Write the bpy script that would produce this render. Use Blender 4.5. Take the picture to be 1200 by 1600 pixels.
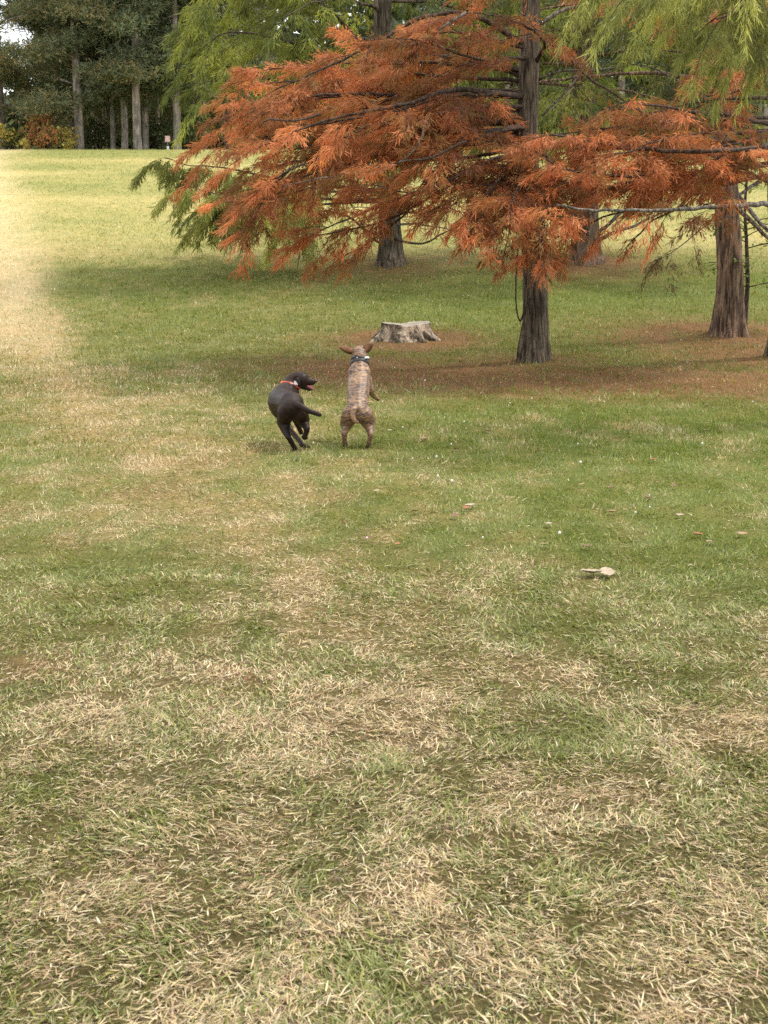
import bpy, bmesh, math, random
import numpy as np
from mathutils import Vector, Matrix

S = bpy.context.scene
for o in list(bpy.data.objects):
    bpy.data.objects.remove(o)
COL = S.collection
R = math.radians

# ------------------------------------------------------------------ camera
FPX = 2400.0                     # focal length in pixels of the 1200 x 1600 frame
CAMZ = 1.6
PITCH = math.atan(460 / FPX)
cd = bpy.data.cameras.new("camera")
cam = bpy.data.objects.new("camera", cd)
COL.objects.link(cam)
cam.location = (0, 0, CAMZ)
cam.rotation_euler = (math.pi / 2 - PITCH, 0, 0)
cd.sensor_fit = 'VERTICAL'
cd.sensor_height = 36
cd.lens = FPX / 1600 * 36
cd.clip_start = 0.1
cd.clip_end = 2000
cd.dof.use_dof = True
cd.dof.focus_distance = 10.8
cd.dof.aperture_fstop = 13.0
S.camera = cam

# ------------------------------------------------------------------ light
SUN_EL, SUN_AZ = 61, 66          # azimuth clockwise from +Y (away from the camera) towards +X
w = bpy.data.worlds.new("World")
S.world = w
w.use_nodes = True
nt = w.node_tree
nt.nodes.clear()
out = nt.nodes.new('ShaderNodeOutputWorld')
bg = nt.nodes.new('ShaderNodeBackground')
sky = nt.nodes.new('ShaderNodeTexSky')
sky.sky_type = 'NISHITA'
sky.sun_disc = False
sky.sun_elevation = R(SUN_EL)
sky.sun_rotation = R(SUN_AZ)
mix = nt.nodes.new('ShaderNodeMix')
mix.data_type = 'RGBA'
mix.inputs['Factor'].default_value = 0.72
mix.inputs['B'].default_value = (9.6, 9.5, 9.3, 1)   # bright thin cloud
nt.links.new(sky.outputs[0], mix.inputs['A'])
nt.links.new(mix.outputs['Result'], bg.inputs[0])
bg.inputs[1].default_value = 0.138
nt.links.new(bg.outputs[0], out.inputs[0])
sl = bpy.data.lights.new("sun", 'SUN')
so = bpy.data.objects.new("sun", sl)
COL.objects.link(so)
sl.energy = 2.1
sl.angle = R(6)
sl.color = (1.0, 0.945, 0.86)
sd = Vector((math.sin(R(SUN_AZ)) * math.cos(R(SUN_EL)), math.cos(R(SUN_AZ)) * math.cos(R(SUN_EL)), math.sin(R(SUN_EL))))
so.rotation_euler = sd.to_track_quat('Z', 'Y').to_euler()
S.view_settings.view_transform = 'Standard'
S.view_settings.look = 'None'
S.view_settings.exposure = 0.88
S.view_settings.gamma = 1
S.cycles.max_bounces = 6
S.cycles.diffuse_bounces = 3
S.cycles.transmission_bounces = 4
S.cycles.transparent_max_bounces = 4
S.cycles.use_denoising = False

# ------------------------------------------------------------------ helpers
rng = np.random.default_rng(7)
random.seed(7)
_tab = np.random.default_rng(99).random((256, 256))


def noise(x, y, px=256):
    x = np.asarray(x, float); y = np.asarray(y, float)
    xi = np.floor(x).astype(int); yi = np.floor(y).astype(int)
    fx = x - xi; fy = y - yi
    fx = fx * fx * (3 - 2 * fx); fy = fy * fy * (3 - 2 * fy)
    x0 = xi % px; x1 = (xi + 1) % px; y0 = yi % 256; y1 = (yi + 1) % 256
    return (_tab[x0, y0] * (1 - fx) + _tab[x1, y0] * fx) * (1 - fy) + (_tab[x0, y1] * (1 - fx) + _tab[x1, y1] * fx) * fy


def fbm(x, y, o=4):
    s = 0; a = 1; t = 0
    for k in range(o):
        s = s + a * noise(x * 2 ** k + 17.3 * k, y * 2 ** k + 5.1 * k); t += a; a *= 0.55
    return s / t


def sstep(a, b, x):
    t = np.clip((x - a) / (b - a), 0, 1)
    return t * t * (3 - 2 * t)


def ramp(t, w):
    return w * np.log1p(np.exp(np.clip(t / w, -40, 40)))


MOUNDS = []


def gz(x, y):
    x = np.asarray(x, float); y = np.asarray(y, float)
    z = 0.104 * ramp(y - 21.3, 1.6) - 0.104 * ramp(y - 62.5, 0.8)
    z = z + 0.0015 * np.clip(-x, -30, 30) * sstep(30, 60, y)
    z = z + 0.05 * (fbm(x * 0.35 + 50, y * 0.35 + 50, 3) - 0.5) * sstep(4, 10, y)
    z = z + 0.022 * (fbm(x * 3.1 + 9, y * 3.1, 3) - 0.5)
    for (mx, my, hh, rr) in MOUNDS:
        z = z + hh * np.exp(-((x - mx) ** 2 + (y - my) ** 2) / (rr * rr))
    return z


def at(px, py, Y):
    """point on the sight line through a pixel of the 1200x1600 photo at distance Y"""
    u = (px - 600) / FPX; v = (800 - py) / FPX
    cp, sp = math.cos(PITCH), math.sin(PITCH)
    dy = cp + v * sp; dz = -sp + v * cp
    return np.array([u / dy * Y, Y, CAMZ + dz / dy * Y])


def on_ground(px, py):
    a, b = 2.0, 62.0
    Y = a
    while Y < b:
        p = at(px, py, Y)
        if p[2] < gz(p[0], p[1]):
            break
        Y += 0.02
    p = at(px, py, Y)
    return np.array([p[0], p[1], float(gz(p[0], p[1]))])


def tag(o, label=None, cat=None, group=None, kind=None):
    if label: o['label'] = label
    if cat: o['category'] = cat
    if group: o['group'] = group
    if kind: o['kind'] = kind
    return o


def empty(name, loc, rz=0):
    o = bpy.data.objects.new(name, None)
    o.empty_display_size = 0.2
    COL.objects.link(o)
    o.location = [float(c) for c in loc]
    o.rotation_euler = (0, 0, rz)
    return o


def fast_mesh(name, verts, loops, sizes, mat, parent=None, tint=None, smooth=False, origin=None):
    verts = np.asarray(verts, np.float32)
    if origin is not None:
        verts = verts - np.asarray(origin, np.float32)
    me = bpy.data.meshes.new(name)
    me.vertices.add(len(verts))
    me.vertices.foreach_set('co', verts.ravel())
    me.loops.add(len(loops))
    me.loops.foreach_set('vertex_index', np.asarray(loops, np.int32))
    me.polygons.add(len(sizes))
    sizes = np.asarray(sizes, np.int32)
    st = np.zeros(len(sizes), np.int32); st[1:] = np.cumsum(sizes)[:-1]
    me.polygons.foreach_set('loop_start', st)
    me.update(calc_edges=True)
    if smooth:
        me.polygons.foreach_set('use_smooth', np.ones(len(sizes), bool))
    if tint is not None:
        dom = 'FACE' if len(tint) == len(sizes) else 'POINT'
        a = me.attributes.new('tint', 'FLOAT_COLOR', dom)
        t4 = np.ones((len(tint), 4), np.float32); t4[:, :3] = tint
        a.data.foreach_set('color', t4.ravel())
    if mat: me.materials.append(mat)
    o = bpy.data.objects.new(name, me)
    COL.objects.link(o)
    if parent:
        o.parent = parent
    return o


class Acc:
    """collects tubes and loose shapes into one mesh"""
    def __init__(s):
        s.v = []; s.l = []; s.n = []; s.c = 0

    def add(s, v, f):
        v = np.asarray(v, float)
        s.v.append(v)
        for q in f:
            s.l.extend([i + s.c for i in q]); s.n.append(len(q))
        s.c += len(v)

    def tube(s, P, rad, n=6, rough=0.0):
        P = np.asarray(P, float); m = len(P)
        T = np.gradient(P, axis=0)
        T /= np.linalg.norm(T, axis=1)[:, None] + 1e-9
        ref = np.array([0, 0, 1.0]) if abs(T[0][2]) < 0.9 else np.array([1.0, 0, 0])
        A = np.cross(T, ref); A /= np.linalg.norm(A, axis=1)[:, None] + 1e-9
        B = np.cross(T, A)
        th = np.arange(n) * 2 * math.pi / n
        rad = np.broadcast_to(np.asarray(rad, float), (m,))
        rr = rad[:, None] * (1 + rough * (rng.random((m, n)) - 0.5))
        V = P[:, None, :] + rr[:, :, None] * (np.cos(th)[None, :, None] * A[:, None, :] + np.sin(th)[None, :, None] * B[:, None, :])
        V = V.reshape(-1, 3)
        i = np.arange(m - 1)[:, None] * n; j = np.arange(n)[None, :]; k = (j + 1) % n
        q = np.stack([i + j, i + k, i + n + k, i + n + j], -1).reshape(-1, 4)
        s.v.append(V)
        s.l.extend((q + s.c).ravel().tolist()); s.n.extend([4] * len(q))
        s.l.extend([s.c + x for x in range(n)][::-1]); s.n.append(n)
        s.l.extend([s.c + (m - 1) * n + x for x in range(n)]); s.n.append(n)
        s.c += len(V)

    def build(s, name, mat, parent=None, origin=None, smooth=True):
        return fast_mesh(name, np.concatenate(s.v), s.l, s.n, mat, parent, smooth=smooth, origin=origin)


def catmull(P, step=0.12):
    P = [np.asarray(p, float) for p in P]
    Q = [2 * P[0] - P[1]] + P + [2 * P[-1] - P[-2]]
    out = []
    for i in range(1, len(Q) - 2):
        n = max(2, int(np.linalg.norm(Q[i + 1] - Q[i]) / step))
        for k in range(n):
            t = k / n
            out.append(0.5 * (2 * Q[i] + (Q[i + 1] - Q[i - 1]) * t + (2 * Q[i - 1] - 5 * Q[i] + 4 * Q[i + 1] - Q[i + 2]) * t * t
                              + (3 * Q[i] - Q[i - 1] - 3 * Q[i + 1] + Q[i + 2]) * t ** 3))
    out.append(P[-1])
    return np.array(out)


# ------------------------------------------------------------------ materials
def new_mat(name):
    m = bpy.data.materials.new(name); m.use_nodes = True
    t = m.node_tree; t.nodes.clear()
    o = t.nodes.new('ShaderNodeOutputMaterial')
    return m, t, o


def N(t, typ, **kw):
    n = t.nodes.new(typ)
    for k, v in kw.items():
        if k.startswith('in_'):
            n.inputs[k[3:].replace('_', ' ')].default_value = v
        else:
            setattr(n, k, v)
    return n


def leaf_mat(name, trans=0.35, rough=0.55, spec=0.25, tr_gain=(1.15, 1.15, 0.8)):
    m, t, o = new_mat(name)
    a = N(t, 'ShaderNodeAttribute', attribute_name='tint')
    p = N(t, 'ShaderNodeBsdfPrincipled')
    p.inputs['Roughness'].default_value = rough
    p.inputs['Specular IOR Level'].default_value = spec
    tr = N(t, 'ShaderNodeBsdfTranslucent')
    mul = N(t, 'ShaderNodeMix', data_type='RGBA', blend_type='MULTIPLY')
    mul.inputs['Factor'].default_value = 1
    mul.inputs['B'].default_value = (*tr_gain, 1)
    mx = N(t, 'ShaderNodeMixShader'); mx.inputs[0].default_value = trans
    t.links.new(a.outputs['Color'], p.inputs['Base Color'])
    t.links.new(a.outputs['Color'], mul.inputs['A'])
    t.links.new(mul.outputs['Result'], tr.inputs['Color'])
    t.links.new(p.outputs[0], mx.inputs[1]); t.links.new(tr.outputs[0], mx.inputs[2])
    t.links.new(mx.outputs[0], o.inputs[0])
    return m


def bark_mat(name, dark, light, sc=22, stretch=0.14, bump=0.02, moss=None):
    m, t, o = new_mat(name)
    tc = N(t, 'ShaderNodeTexCoord')
    mp = N(t, 'ShaderNodeMapping'); mp.inputs['Scale'].default_value = (1, 1, stretch)
    t.links.new(tc.outputs['Object'], mp.inputs[0])
    n1 = N(t, 'ShaderNodeTexNoise'); n1.inputs['Scale'].default_value = sc; n1.inputs['Detail'].default_value = 7
    n1.inputs['Roughness'].default_value = 0.68; n1.inputs['Distortion'].default_value = 0.4
    t.links.new(mp.outputs[0], n1.inputs[0])
    cr = N(t, 'ShaderNodeValToRGB')
    cr.color_ramp.elements[0].position = 0.41; cr.color_ramp.elements[0].color = (*dark, 1)
    cr.color_ramp.elements[1].position = 0.61; cr.color_ramp.elements[1].color = (*light, 1)
    t.links.new(n1.outputs[0], cr.inputs[0])
    n2 = N(t, 'ShaderNodeTexNoise'); n2.inputs['Scale'].default_value = 2.3; n2.inputs['Detail'].default_value = 3
    t.links.new(tc.outputs['Object'], n2.inputs[0])
    mx = N(t, 'ShaderNodeMix', data_type='RGBA', blend_type='MULTIPLY')
    c2 = N(t, 'ShaderNodeValToRGB')
    c2.color_ramp.elements[0].position = 0.35; c2.color_ramp.elements[0].color = (0.7, 0.72, 0.66, 1)
    c2.color_ramp.elements[1].position = 0.65; c2.color_ramp.elements[1].color = (1.25, 1.18, 1.1, 1)
    t.links.new(n2.outputs[0], c2.inputs[0])
    mx.inputs['Factor'].default_value = 1
    t.links.new(cr.outputs[0], mx.inputs['A']); t.links.new(c2.outputs[0], mx.inputs['B'])
    p = N(t, 'ShaderNodeBsdfPrincipled'); p.inputs['Roughness'].default_value = 0.9
    p.inputs['Specular IOR Level'].default_value = 0.15
    t.links.new(mx.outputs['Result'], p.inputs['Base Color'])
    b = N(t, 'ShaderNodeBump'); b.inputs['Strength'].default_value = 0.9; b.inputs['Distance'].default_value = bump
    t.links.new(n1.outputs[0], b.inputs['Height']); t.links.new(b.outputs[0], p.inputs['Normal'])
    t.links.new(p.outputs[0], o.inputs[0])
    return m


def plain_mat(name, col, rough=0.7, var=0.25, sc=30, spec=0.3, metal=0):
    m, t, o = new_mat(name)
    tc = N(t, 'ShaderNodeTexCoord')
    n1 = N(t, 'ShaderNodeTexNoise'); n1.inputs['Scale'].default_value = sc; n1.inputs['Detail'].default_value = 4
    t.links.new(tc.outputs['Object'], n1.inputs[0])
    cr = N(t, 'ShaderNodeValToRGB')
    cr.color_ramp.elements[0].position = 0.3; cr.color_ramp.elements[0].color = (*[c * (1 - var) for c in col], 1)
    cr.color_ramp.elements[1].position = 0.7; cr.color_ramp.elements[1].color = (*[c * (1 + var) for c in col], 1)
    t.links.new(n1.outputs[0], cr.inputs[0])
    p = N(t, 'ShaderNodeBsdfPrincipled'); p.inputs['Roughness'].default_value = rough
    p.inputs['Specular IOR Level'].default_value = spec; p.inputs['Metallic'].default_value = metal
    t.links.new(cr.outputs[0], p.inputs['Base Color'])
    t.links.new(p.outputs[0], o.inputs[0])
    return m


M_LEAF = leaf_mat('cypress_foliage', 0.42)
M_GRASS = leaf_mat('grass_blades', 0.28, 0.5, 0.3)
M_PINE = leaf_mat('pine_needles', 0.2, 0.6, 0.2)
M_BARK = bark_mat('grey_bark', (0.035, 0.028, 0.022), (0.20, 0.165, 0.125), 28, 0.11, 0.03)
M_BARKR = bark_mat('red_bark', (0.045, 0.030, 0.022), (0.27, 0.185, 0.135), 26, 0.11, 0.03)
M_LIMB = bark_mat('limb_bark', (0.03, 0.022, 0.018), (0.115, 0.085, 0.068), 30, 0.6, 0.006)
M_LIMBP = bark_mat('pale_limb_bark', (0.05, 0.042, 0.036), (0.25, 0.225, 0.20), 30, 0.6, 0.006)
M_PBARK = bark_mat('pine_bark', (0.13, 0.11, 0.10), (0.36, 0.32, 0.29), 9, 0.2, 0.03)

# ------------------------------------------------------------------ where trees stand (they raise small mounds)
BASE = {}
for key, px, py in (('A', 836, 563), ('B', 1234, 556), ('C', 611, 413), ('D', 1138, 522), ('F', 915, 409), ('S', 632, 528)):
    BASE[key] = on_ground(px, py)
for key, hh, rr in (('A', 0.05, 0.5), ('B', 0.06, 0.7), ('C', 0.08, 0.8), ('D', 0.14, 0.9), ('F', 0.10, 1.0), ('S', 0.07, 0.75)):
    MOUNDS.append((BASE[key][0], BASE[key][1], hh, rr))
for key, px, py in (('A', 836, 563), ('B', 1234, 556), ('C', 611, 413), ('D', 1138, 522), ('F', 915, 409), ('S', 632, 528)):
    BASE[key] = on_ground(px, py)


# ------------------------------------------------------------------ turf: how dry / green / littered each spot is
PATH = np.array([on_ground(a, b)[:2] for a, b in ((-30, 245), (-20, 270), (-12, 310), (-2, 355), (6, 400), (14, 460), (38, 530), (100, 610), (185, 690), (290, 780), (400, 890), (480, 1000), (520, 1100))])[::-1]


def worn(x, y):
    cx = np.interp(y, PATH[:, 1], PATH[:, 0])
    d = (x - cx + 0.5 * (fbm(x * 0.8 + 70, y * 0.5, 3) - 0.5)) / (0.48 + 0.008 * y)
    return np.exp(-d * d)


def turf(x, y):
    """dryness 0..1, reddish needle litter 0..1, lushness 0..1"""
    n1 = fbm(x * 0.9 + 3, y * 0.5 + 11, 4)
    n2 = fbm(x * 3.2 + 31, y * 1.7 + 7, 4)
    n3 = fbm(x * 0.28 + 80, y * 0.2 + 40, 3)
    near = 1 - sstep(4.2, 6.6, y + 1.6 * (n1 - 0.5))
    # worn strip running away to the left
    cx = np.interp(y, PATH[:, 1], PATH[:, 0])
    d = (x - cx) / (0.50 + 0.012 * y)
    strip = np.exp(-d * d) * sstep(3.5, 6, y)
    left = sstep(0.3, 1.3, -d)
    n4 = fbm(x * 11 + 5, y * 5.5 + 2, 3)
    dry = 0.33 + 0.6 * (n1 - 0.5) + 0.9 * (n2 - 0.5) + 0.55 * (n4 - 0.5)
    dry = dry + 0.20 * near + 0.1 * near * (n1 - 0.5) + 0.34 * strip * (0.35 + 1.1 * n2) * (1 - 0.2 * sstep(8, 12, y)) + 0.34 * strip * sstep(14, 20, y) - 0.06 * left * (1 - near) - 0.10 * near * left
    right = sstep(-0.3, 1.1, x - (-0.05 - 0.02 * y) + 0.8 * (n1 - 0.5)) * sstep(5.6, 7.6, y) * (1 - sstep(26, 32, y))
    dry = dry - 0.20 * right
    mid = sstep(0.2, 1.2, d) * sstep(15.5, 18.5, y) * (1 - sstep(26, 31, y))
    dry = dry - 0.34 * mid
    far = sstep(27, 32, y)
    dry = dry * (1 - 0.6 * far) + far * (0.26 + 1.5 * (fbm(x * 0.16, y * 0.34 + 3, 4) - 0.5) - 0.25 * sstep(52, 60, y))
    dry = np.maximum(dry, 0.80 * worn(x, y) * sstep(6, 13, y) * (0.65 + 0.6 * n2))
    # shed needles under the cypresses
    lit = np.zeros_like(x, float)
    for key, rr, am in (('A', 1.5, 0.6), ('B', 2.0, 0.75), ('D', 1.9, 0.8), ('C', 1.6, 0.45), ('F', 1.5, 0.7), ('S', 1.1, 0.95)):
        bx, by = BASE[key][0], BASE[key][1]
        q = ((x - bx) / rr) ** 2 + ((y - by) / (rr * 1.25)) ** 2
        lit = np.maximum(lit, am * np.exp(-q))
    band = np.exp(-((y - 15.9 + 0.25 * x) / 1.7) ** 2) * sstep(-2.0, 0.2, x)
    lit = np.maximum(lit, 0.95 * band)
    band2 = np.exp(-((y - 16.9) / 1.3) ** 2) * sstep(-2.6, -0.6, x) * (1 - sstep(0.2, 1.2, x))
    lit = np.maximum(lit, 0.7 * band2)
    lit = np.clip(lit * (0.68 + 1.2 * fbm(x * 1.8, y * 1.3 + 60, 4) + 0.6 * (fbm(x * 7, y * 5, 3) - 0.4)), 0, 1)
    # a few bare reddish scuffs in the worn strip
    for sx, sy, sr in ((252, 763, 0.20), (330, 720, 0.16), (60, 1060, 0.12), (525, 775, 0.16), (390, 1075, 0.10)):
        p = at(sx, sy, CAMZ / ((sy - 340) / FPX))
        lit = np.maximum(lit, 0.4 * np.exp(-((x - p[0]) / sr) ** 2 - ((y - p[1]) / (sr * 1.5)) ** 2) * (0.5 + n2))
    lush = np.clip(1.2 * n3 + 0.5 * right - 0.3, 0, 1)
    return np.clip(dry, 0, 1), lit, lush


def lerp(a, b, t):
    return a + (b - a) * t[:, None]


def turf_colour(x, y):
    dry, lit, lush = turf(x, y)
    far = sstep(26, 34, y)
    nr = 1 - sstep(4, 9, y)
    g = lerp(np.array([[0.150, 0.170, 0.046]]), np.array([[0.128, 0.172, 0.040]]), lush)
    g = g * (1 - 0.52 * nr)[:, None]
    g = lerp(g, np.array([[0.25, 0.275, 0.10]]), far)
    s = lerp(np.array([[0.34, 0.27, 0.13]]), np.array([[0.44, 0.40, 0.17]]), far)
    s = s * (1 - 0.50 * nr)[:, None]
    c = lerp(g, s, dry)
    c = lerp(c, np.array([[0.60, 0.54, 0.36]]), 0.5 * sstep(13, 26, y) * worn(x, y))
    c = lerp(c, np.array([[0.225, 0.125, 0.07]]), np.clip(lit * 0.95, 0, 0.85))
    return c


# ------------------------------------------------------------------ ground
def make_ground():
    ys = [-40, -25, -15, -8, -4, -1, 0.5]
    y = 1.5
    while y < 66:
        ys.append(y); y += 0.018 + 0.0040 * y
    while y < 900:
        ys.append(y); y *= 1.12
    ys = np.array(ys)
    nx = 385
    k = 12
    u = np.linspace(-1, 1, nx - 2 * k)
    hw = 3.5 + 0.42 * np.clip(ys, 0, 120)
    inner = u[None, :] * hw[:, None]
    g = (np.arange(1, k + 1) / k)
    outer = hw[:, None] * (900 / hw[:, None]) ** g[None, :]
    X = np.concatenate([-outer[:, ::-1], inner, outer], 1)
    Y = np.repeat(ys[:, None], nx, 1)
    Z = gz(X, Y)
    V = np.stack([X, Y, Z], -1).reshape(-1, 3)
    m = len(ys)
    i = np.arange(m - 1)[:, None] * nx; j = np.arange(nx - 1)[None, :]
    q = np.stack([i + j, i + j + 1, i + nx + j + 1, i + nx + j], -1).reshape(-1, 4)
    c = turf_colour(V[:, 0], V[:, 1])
    mt, t, o = new_mat('turf_soil')
    a = N(t, 'ShaderNodeAttribute', attribute_name='tint')
    tc = N(t, 'ShaderNodeTexCoord')
    n1 = N(t, 'ShaderNodeTexNoise'); n1.inputs['Scale'].default_value = 60; n1.inputs['Detail'].default_value = 6; n1.inputs['Roughness'].default_value = 0.75
    n2 = N(t, 'ShaderNodeTexNoise'); n2.inputs['Scale'].default_value = 5; n2.inputs['Detail'].default_value = 6; n2.inputs['Roughness'].default_value = 0.7
    mp = N(t, 'ShaderNodeMapping'); mp.inputs['Scale'].default_value = (1, 0.45, 1)
    t.links.new(tc.outputs['Object'], n1.inputs[0]); t.links.new(tc.outputs['Object'], mp.inputs[0]); t.links.new(mp.outputs[0], n2.inputs[0])
    c1 = N(t, 'ShaderNodeValToRGB')
    c1.color_ramp.elements[0].position = 0.33; c1.color_ramp.elements[0].color = (0.42, 0.36, 0.33, 1)
    c1.color_ramp.elements[1].position = 0.68; c1.color_ramp.elements[1].color = (1.35, 1.3, 1.2, 1)
    c2 = N(t, 'ShaderNodeValToRGB')
    c2.color_ramp.elements[0].position = 0.3; c2.color_ramp.elements[0].color = (0.78, 0.86, 0.8, 1)
    c2.color_ramp.elements[1].position = 0.7; c2.color_ramp.elements[1].color = (1.25, 1.12, 1.1, 1)
    t.links.new(n1.outputs[0], c1.inputs[0]); t.links.new(n2.outputs[0], c2.inputs[0])
    m1 = N(t, 'ShaderNodeMix', data_type='RGBA', blend_type='MULTIPLY'); m1.inputs['Factor'].default_value = 1
    m2 = N(t, 'ShaderNodeMix', data_type='RGBA', blend_type='MULTIPLY'); m2.inputs['Factor'].default_value = 1
    t.links.new(a.outputs['Color'], m1.inputs['A']); t.links.new(c1.outputs[0], m1.inputs['B'])
    t.links.new(m1.outputs['Result'], m2.inputs['A']); t.links.new(c2.outputs[0], m2.inputs['B'])
    p = N(t, 'ShaderNodeBsdfPrincipled'); p.inputs['Roughness'].default_value = 0.95; p.inputs['Specular IOR Level'].default_value = 0.1
    b = N(t, 'ShaderNodeBump'); b.inputs['Strength'].default_value = 1; b.inputs['Distance'].default_value = 0.02
    t.links.new(n1.outputs[0], b.inputs['Height']); t.links.new(b.outputs[0], p.inputs['Normal'])
    t.links.new(m2.outputs['Result'], p.inputs['Base Color']); t.links.new(p.outputs[0], o.inputs[0])
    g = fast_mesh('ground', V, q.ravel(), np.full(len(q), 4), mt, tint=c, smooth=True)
    tag(g, 'gently rising park lawn of worn mown turf', 'ground', kind='structure')


make_ground()


# ------------------------------------------------------------------ grass blades
def pick(cols, n):
    cols = np.array(cols)
    return cols[rng.integers(0, len(cols), n)]


def make_grass():
    VV = []; LL = []; SS = []; TT = []; base = 0

    def band(y0, y1, dens, wid, ln, long5, tilt, hwk=0.285, hw0=None):
        hw0 = hw0 or (2.3 if y0 < 14 else 1.2)
        nonlocal base
        area = (y1 - y0) * 2 * (hwk * (y0 + y1) / 2 + hw0)
        n = int(area * dens)
        y = y0 + (y1 - y0) * rng.random(n)
        # more of them where the band is wide
        x = (rng.random(n) * 2 - 1) * (hwk * y + hw0)
        dry, lit, lush = turf(x, y)
        cl = fbm(x * 9 + 4, y * 9, 3)                       # tufting
        keep = rng.random(n) < np.clip(0.35 + 1.7 * (cl - 0.35), 0.15, 1) * (1 - 0.35 * lit)
        side = np.abs(x) > 0.262 * y + 0.35
        keep &= ~side | (rng.random(n) < 0.42)
        side = side[keep]
        x, y, dry, lit, lush, cl = [a[keep] for a in (x, y, dry, lit, lush, cl)]
        n = len(x)
        isdry = rng.random(n) < np.clip((dry - 0.5) * 1.5 + 0.5, 0.06, 0.93)
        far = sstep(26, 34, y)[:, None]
        gcol = pick([(0.13, 0.155, 0.045), (0.18, 0.205, 0.06), (0.22, 0.24, 0.095), (0.29, 0.31, 0.16), (0.15, 0.18, 0.065), (0.25, 0.27, 0.07)], n)
        gl = pick([(0.115, 0.17, 0.038), (0.15, 0.21, 0.05), (0.20, 0.25, 0.065), (0.24, 0.27, 0.07)], n)
        gcol = np.where((rng.random(n) < lush)[:, None], gl, gcol)
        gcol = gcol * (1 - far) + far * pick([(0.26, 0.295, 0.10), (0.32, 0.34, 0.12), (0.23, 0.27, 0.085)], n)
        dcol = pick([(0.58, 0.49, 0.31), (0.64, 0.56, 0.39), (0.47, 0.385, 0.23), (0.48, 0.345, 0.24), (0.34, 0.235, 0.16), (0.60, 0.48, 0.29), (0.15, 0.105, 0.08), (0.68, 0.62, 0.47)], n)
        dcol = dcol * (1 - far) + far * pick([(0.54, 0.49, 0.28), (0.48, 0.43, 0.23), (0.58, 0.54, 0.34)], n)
        c = np.where(isdry[:, None], dcol, gcol)
        pw = (0.45 * sstep(13, 26, y) * worn(x, y))[:, None]
        c = c * (1 - pw) + pw * np.array([[0.64, 0.58, 0.40]])
        red = rng.random(n) < lit * 0.85
        c[red] = pick([(0.30, 0.16, 0.08), (0.40, 0.21, 0.10), (0.18, 0.105, 0.06), (0.30, 0.20, 0.11)], int(red.sum()))
        c = c * (0.72 + 0.46 * rng.random((n, 1))) * (1 + (far < 0.5) * 0)
        c = np.clip(c * np.where(isdry[:, None], np.array([[1.04, 0.99, 0.88]]), np.array([[1.08, 1.04, 0.85]])), 0, 0.78)
        ang = fbm(x * 1.7, y * 1.7 + 20, 2) * 14 + rng.normal(0, 1.25, n)
        L = ln * (0.35 + 1.15 * rng.random(n) ** 1.4) * (0.75 + 0.6 * cl) * np.where(isdry, 1.0, 1.05)
        L = np.where(red, L * 0.5, L)
        W = wid * (0.4 + 1.2 * rng.random(n) ** 1.5) * np.where(isdry, 0.8, 1.1)
        W = W * np.where(side, 1.5, 1.0)
        e0 = np.radians(np.clip(rng.normal(tilt, 18, n) + np.where(isdry, -12, 6) + 16 * lush, 3, 88))
        e1 = e0 - np.radians(26 * rng.random(n))
        hx, hy = np.cos(ang), np.sin(ang)
        z = gz(x, y) - 0.002 + 0.012 * rng.random(n) * isdry
        P0 = np.stack([x, y, z], 1)
        d0 = np.stack([hx * np.cos(e0), hy * np.cos(e0), np.sin(e0)], 1)
        d1 = np.stack([hx * np.cos(e1), hy * np.cos(e1), np.sin(e1)], 1)
        tw = rng.normal(0, 0.5, n)
        wd = np.stack([-hy * np.cos(tw), hx * np.cos(tw), np.sin(tw) * 0.7], 1)
        Pm = P0 + d0 * (L * 0.5)[:, None]
        Pt = Pm + d1 * (L * 0.5)[:, None]
        Pt[:, 2] = np.maximum(Pt[:, 2], z + 0.003)
        wv = wd * (W * 0.5)[:, None]
        if long5:
            V = np.stack([P0 - wv * 0.7, P0 + wv * 0.7, Pm + wv, Pm - wv, Pt], 1).reshape(-1, 3)
            b = base + np.arange(n) * 5
            lp = np.stack([b, b + 1, b + 2, b + 3, b + 3, b + 2, b + 4], 1).ravel()
            SS.append(np.tile([4, 3], n)); TT.append(np.repeat(c, 2, 0))
            base += 5 * n
        else:
            V = np.stack([P0 - wv, P0 + wv, Pt], 1).reshape(-1, 3)
            b = base + np.arange(n) * 3
            lp = np.stack([b, b + 1, b + 2], 1).ravel()
            SS.append(np.full(n, 3)); TT.append(c)
            base += 3 * n
        VV.append(V); LL.append(lp)

    band(2.3, 3.6, 38000, 0.0033, 0.034, True, 17)
    band(3.6, 5.0, 34000, 0.0033, 0.031, True, 19)
    band(5.0, 7.0, 20000, 0.0037, 0.029, True, 22)
    band(7.0, 10, 13000, 0.0046, 0.028, False, 28)
    band(10, 14, 6200, 0.0062, 0.034, False, 42)
    band(14, 20, 2600, 0.0095, 0.044, False, 48)
    band(20, 24, 1300, 0.012, 0.046, False, 52)
    band(24, 28, 1000, 0.013, 0.046, False, 52)
    band(28, 32, 760, 0.014, 0.046, False, 52)
    band(32, 37, 560, 0.015, 0.046, False, 52)
    band(37, 43, 400, 0.017, 0.046, False, 52)
    band(43, 52, 280, 0.019, 0.046, False, 52)
    band(52, 63, 200, 0.021, 0.046, False, 52)
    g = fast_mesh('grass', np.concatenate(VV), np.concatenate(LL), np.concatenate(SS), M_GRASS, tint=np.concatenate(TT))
    tag(g, 'matted short grass, straw coloured nearby and greener towards the dogs', 'grass', kind='stuff')
    print('grass blades verts', base)


make_grass()


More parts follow.
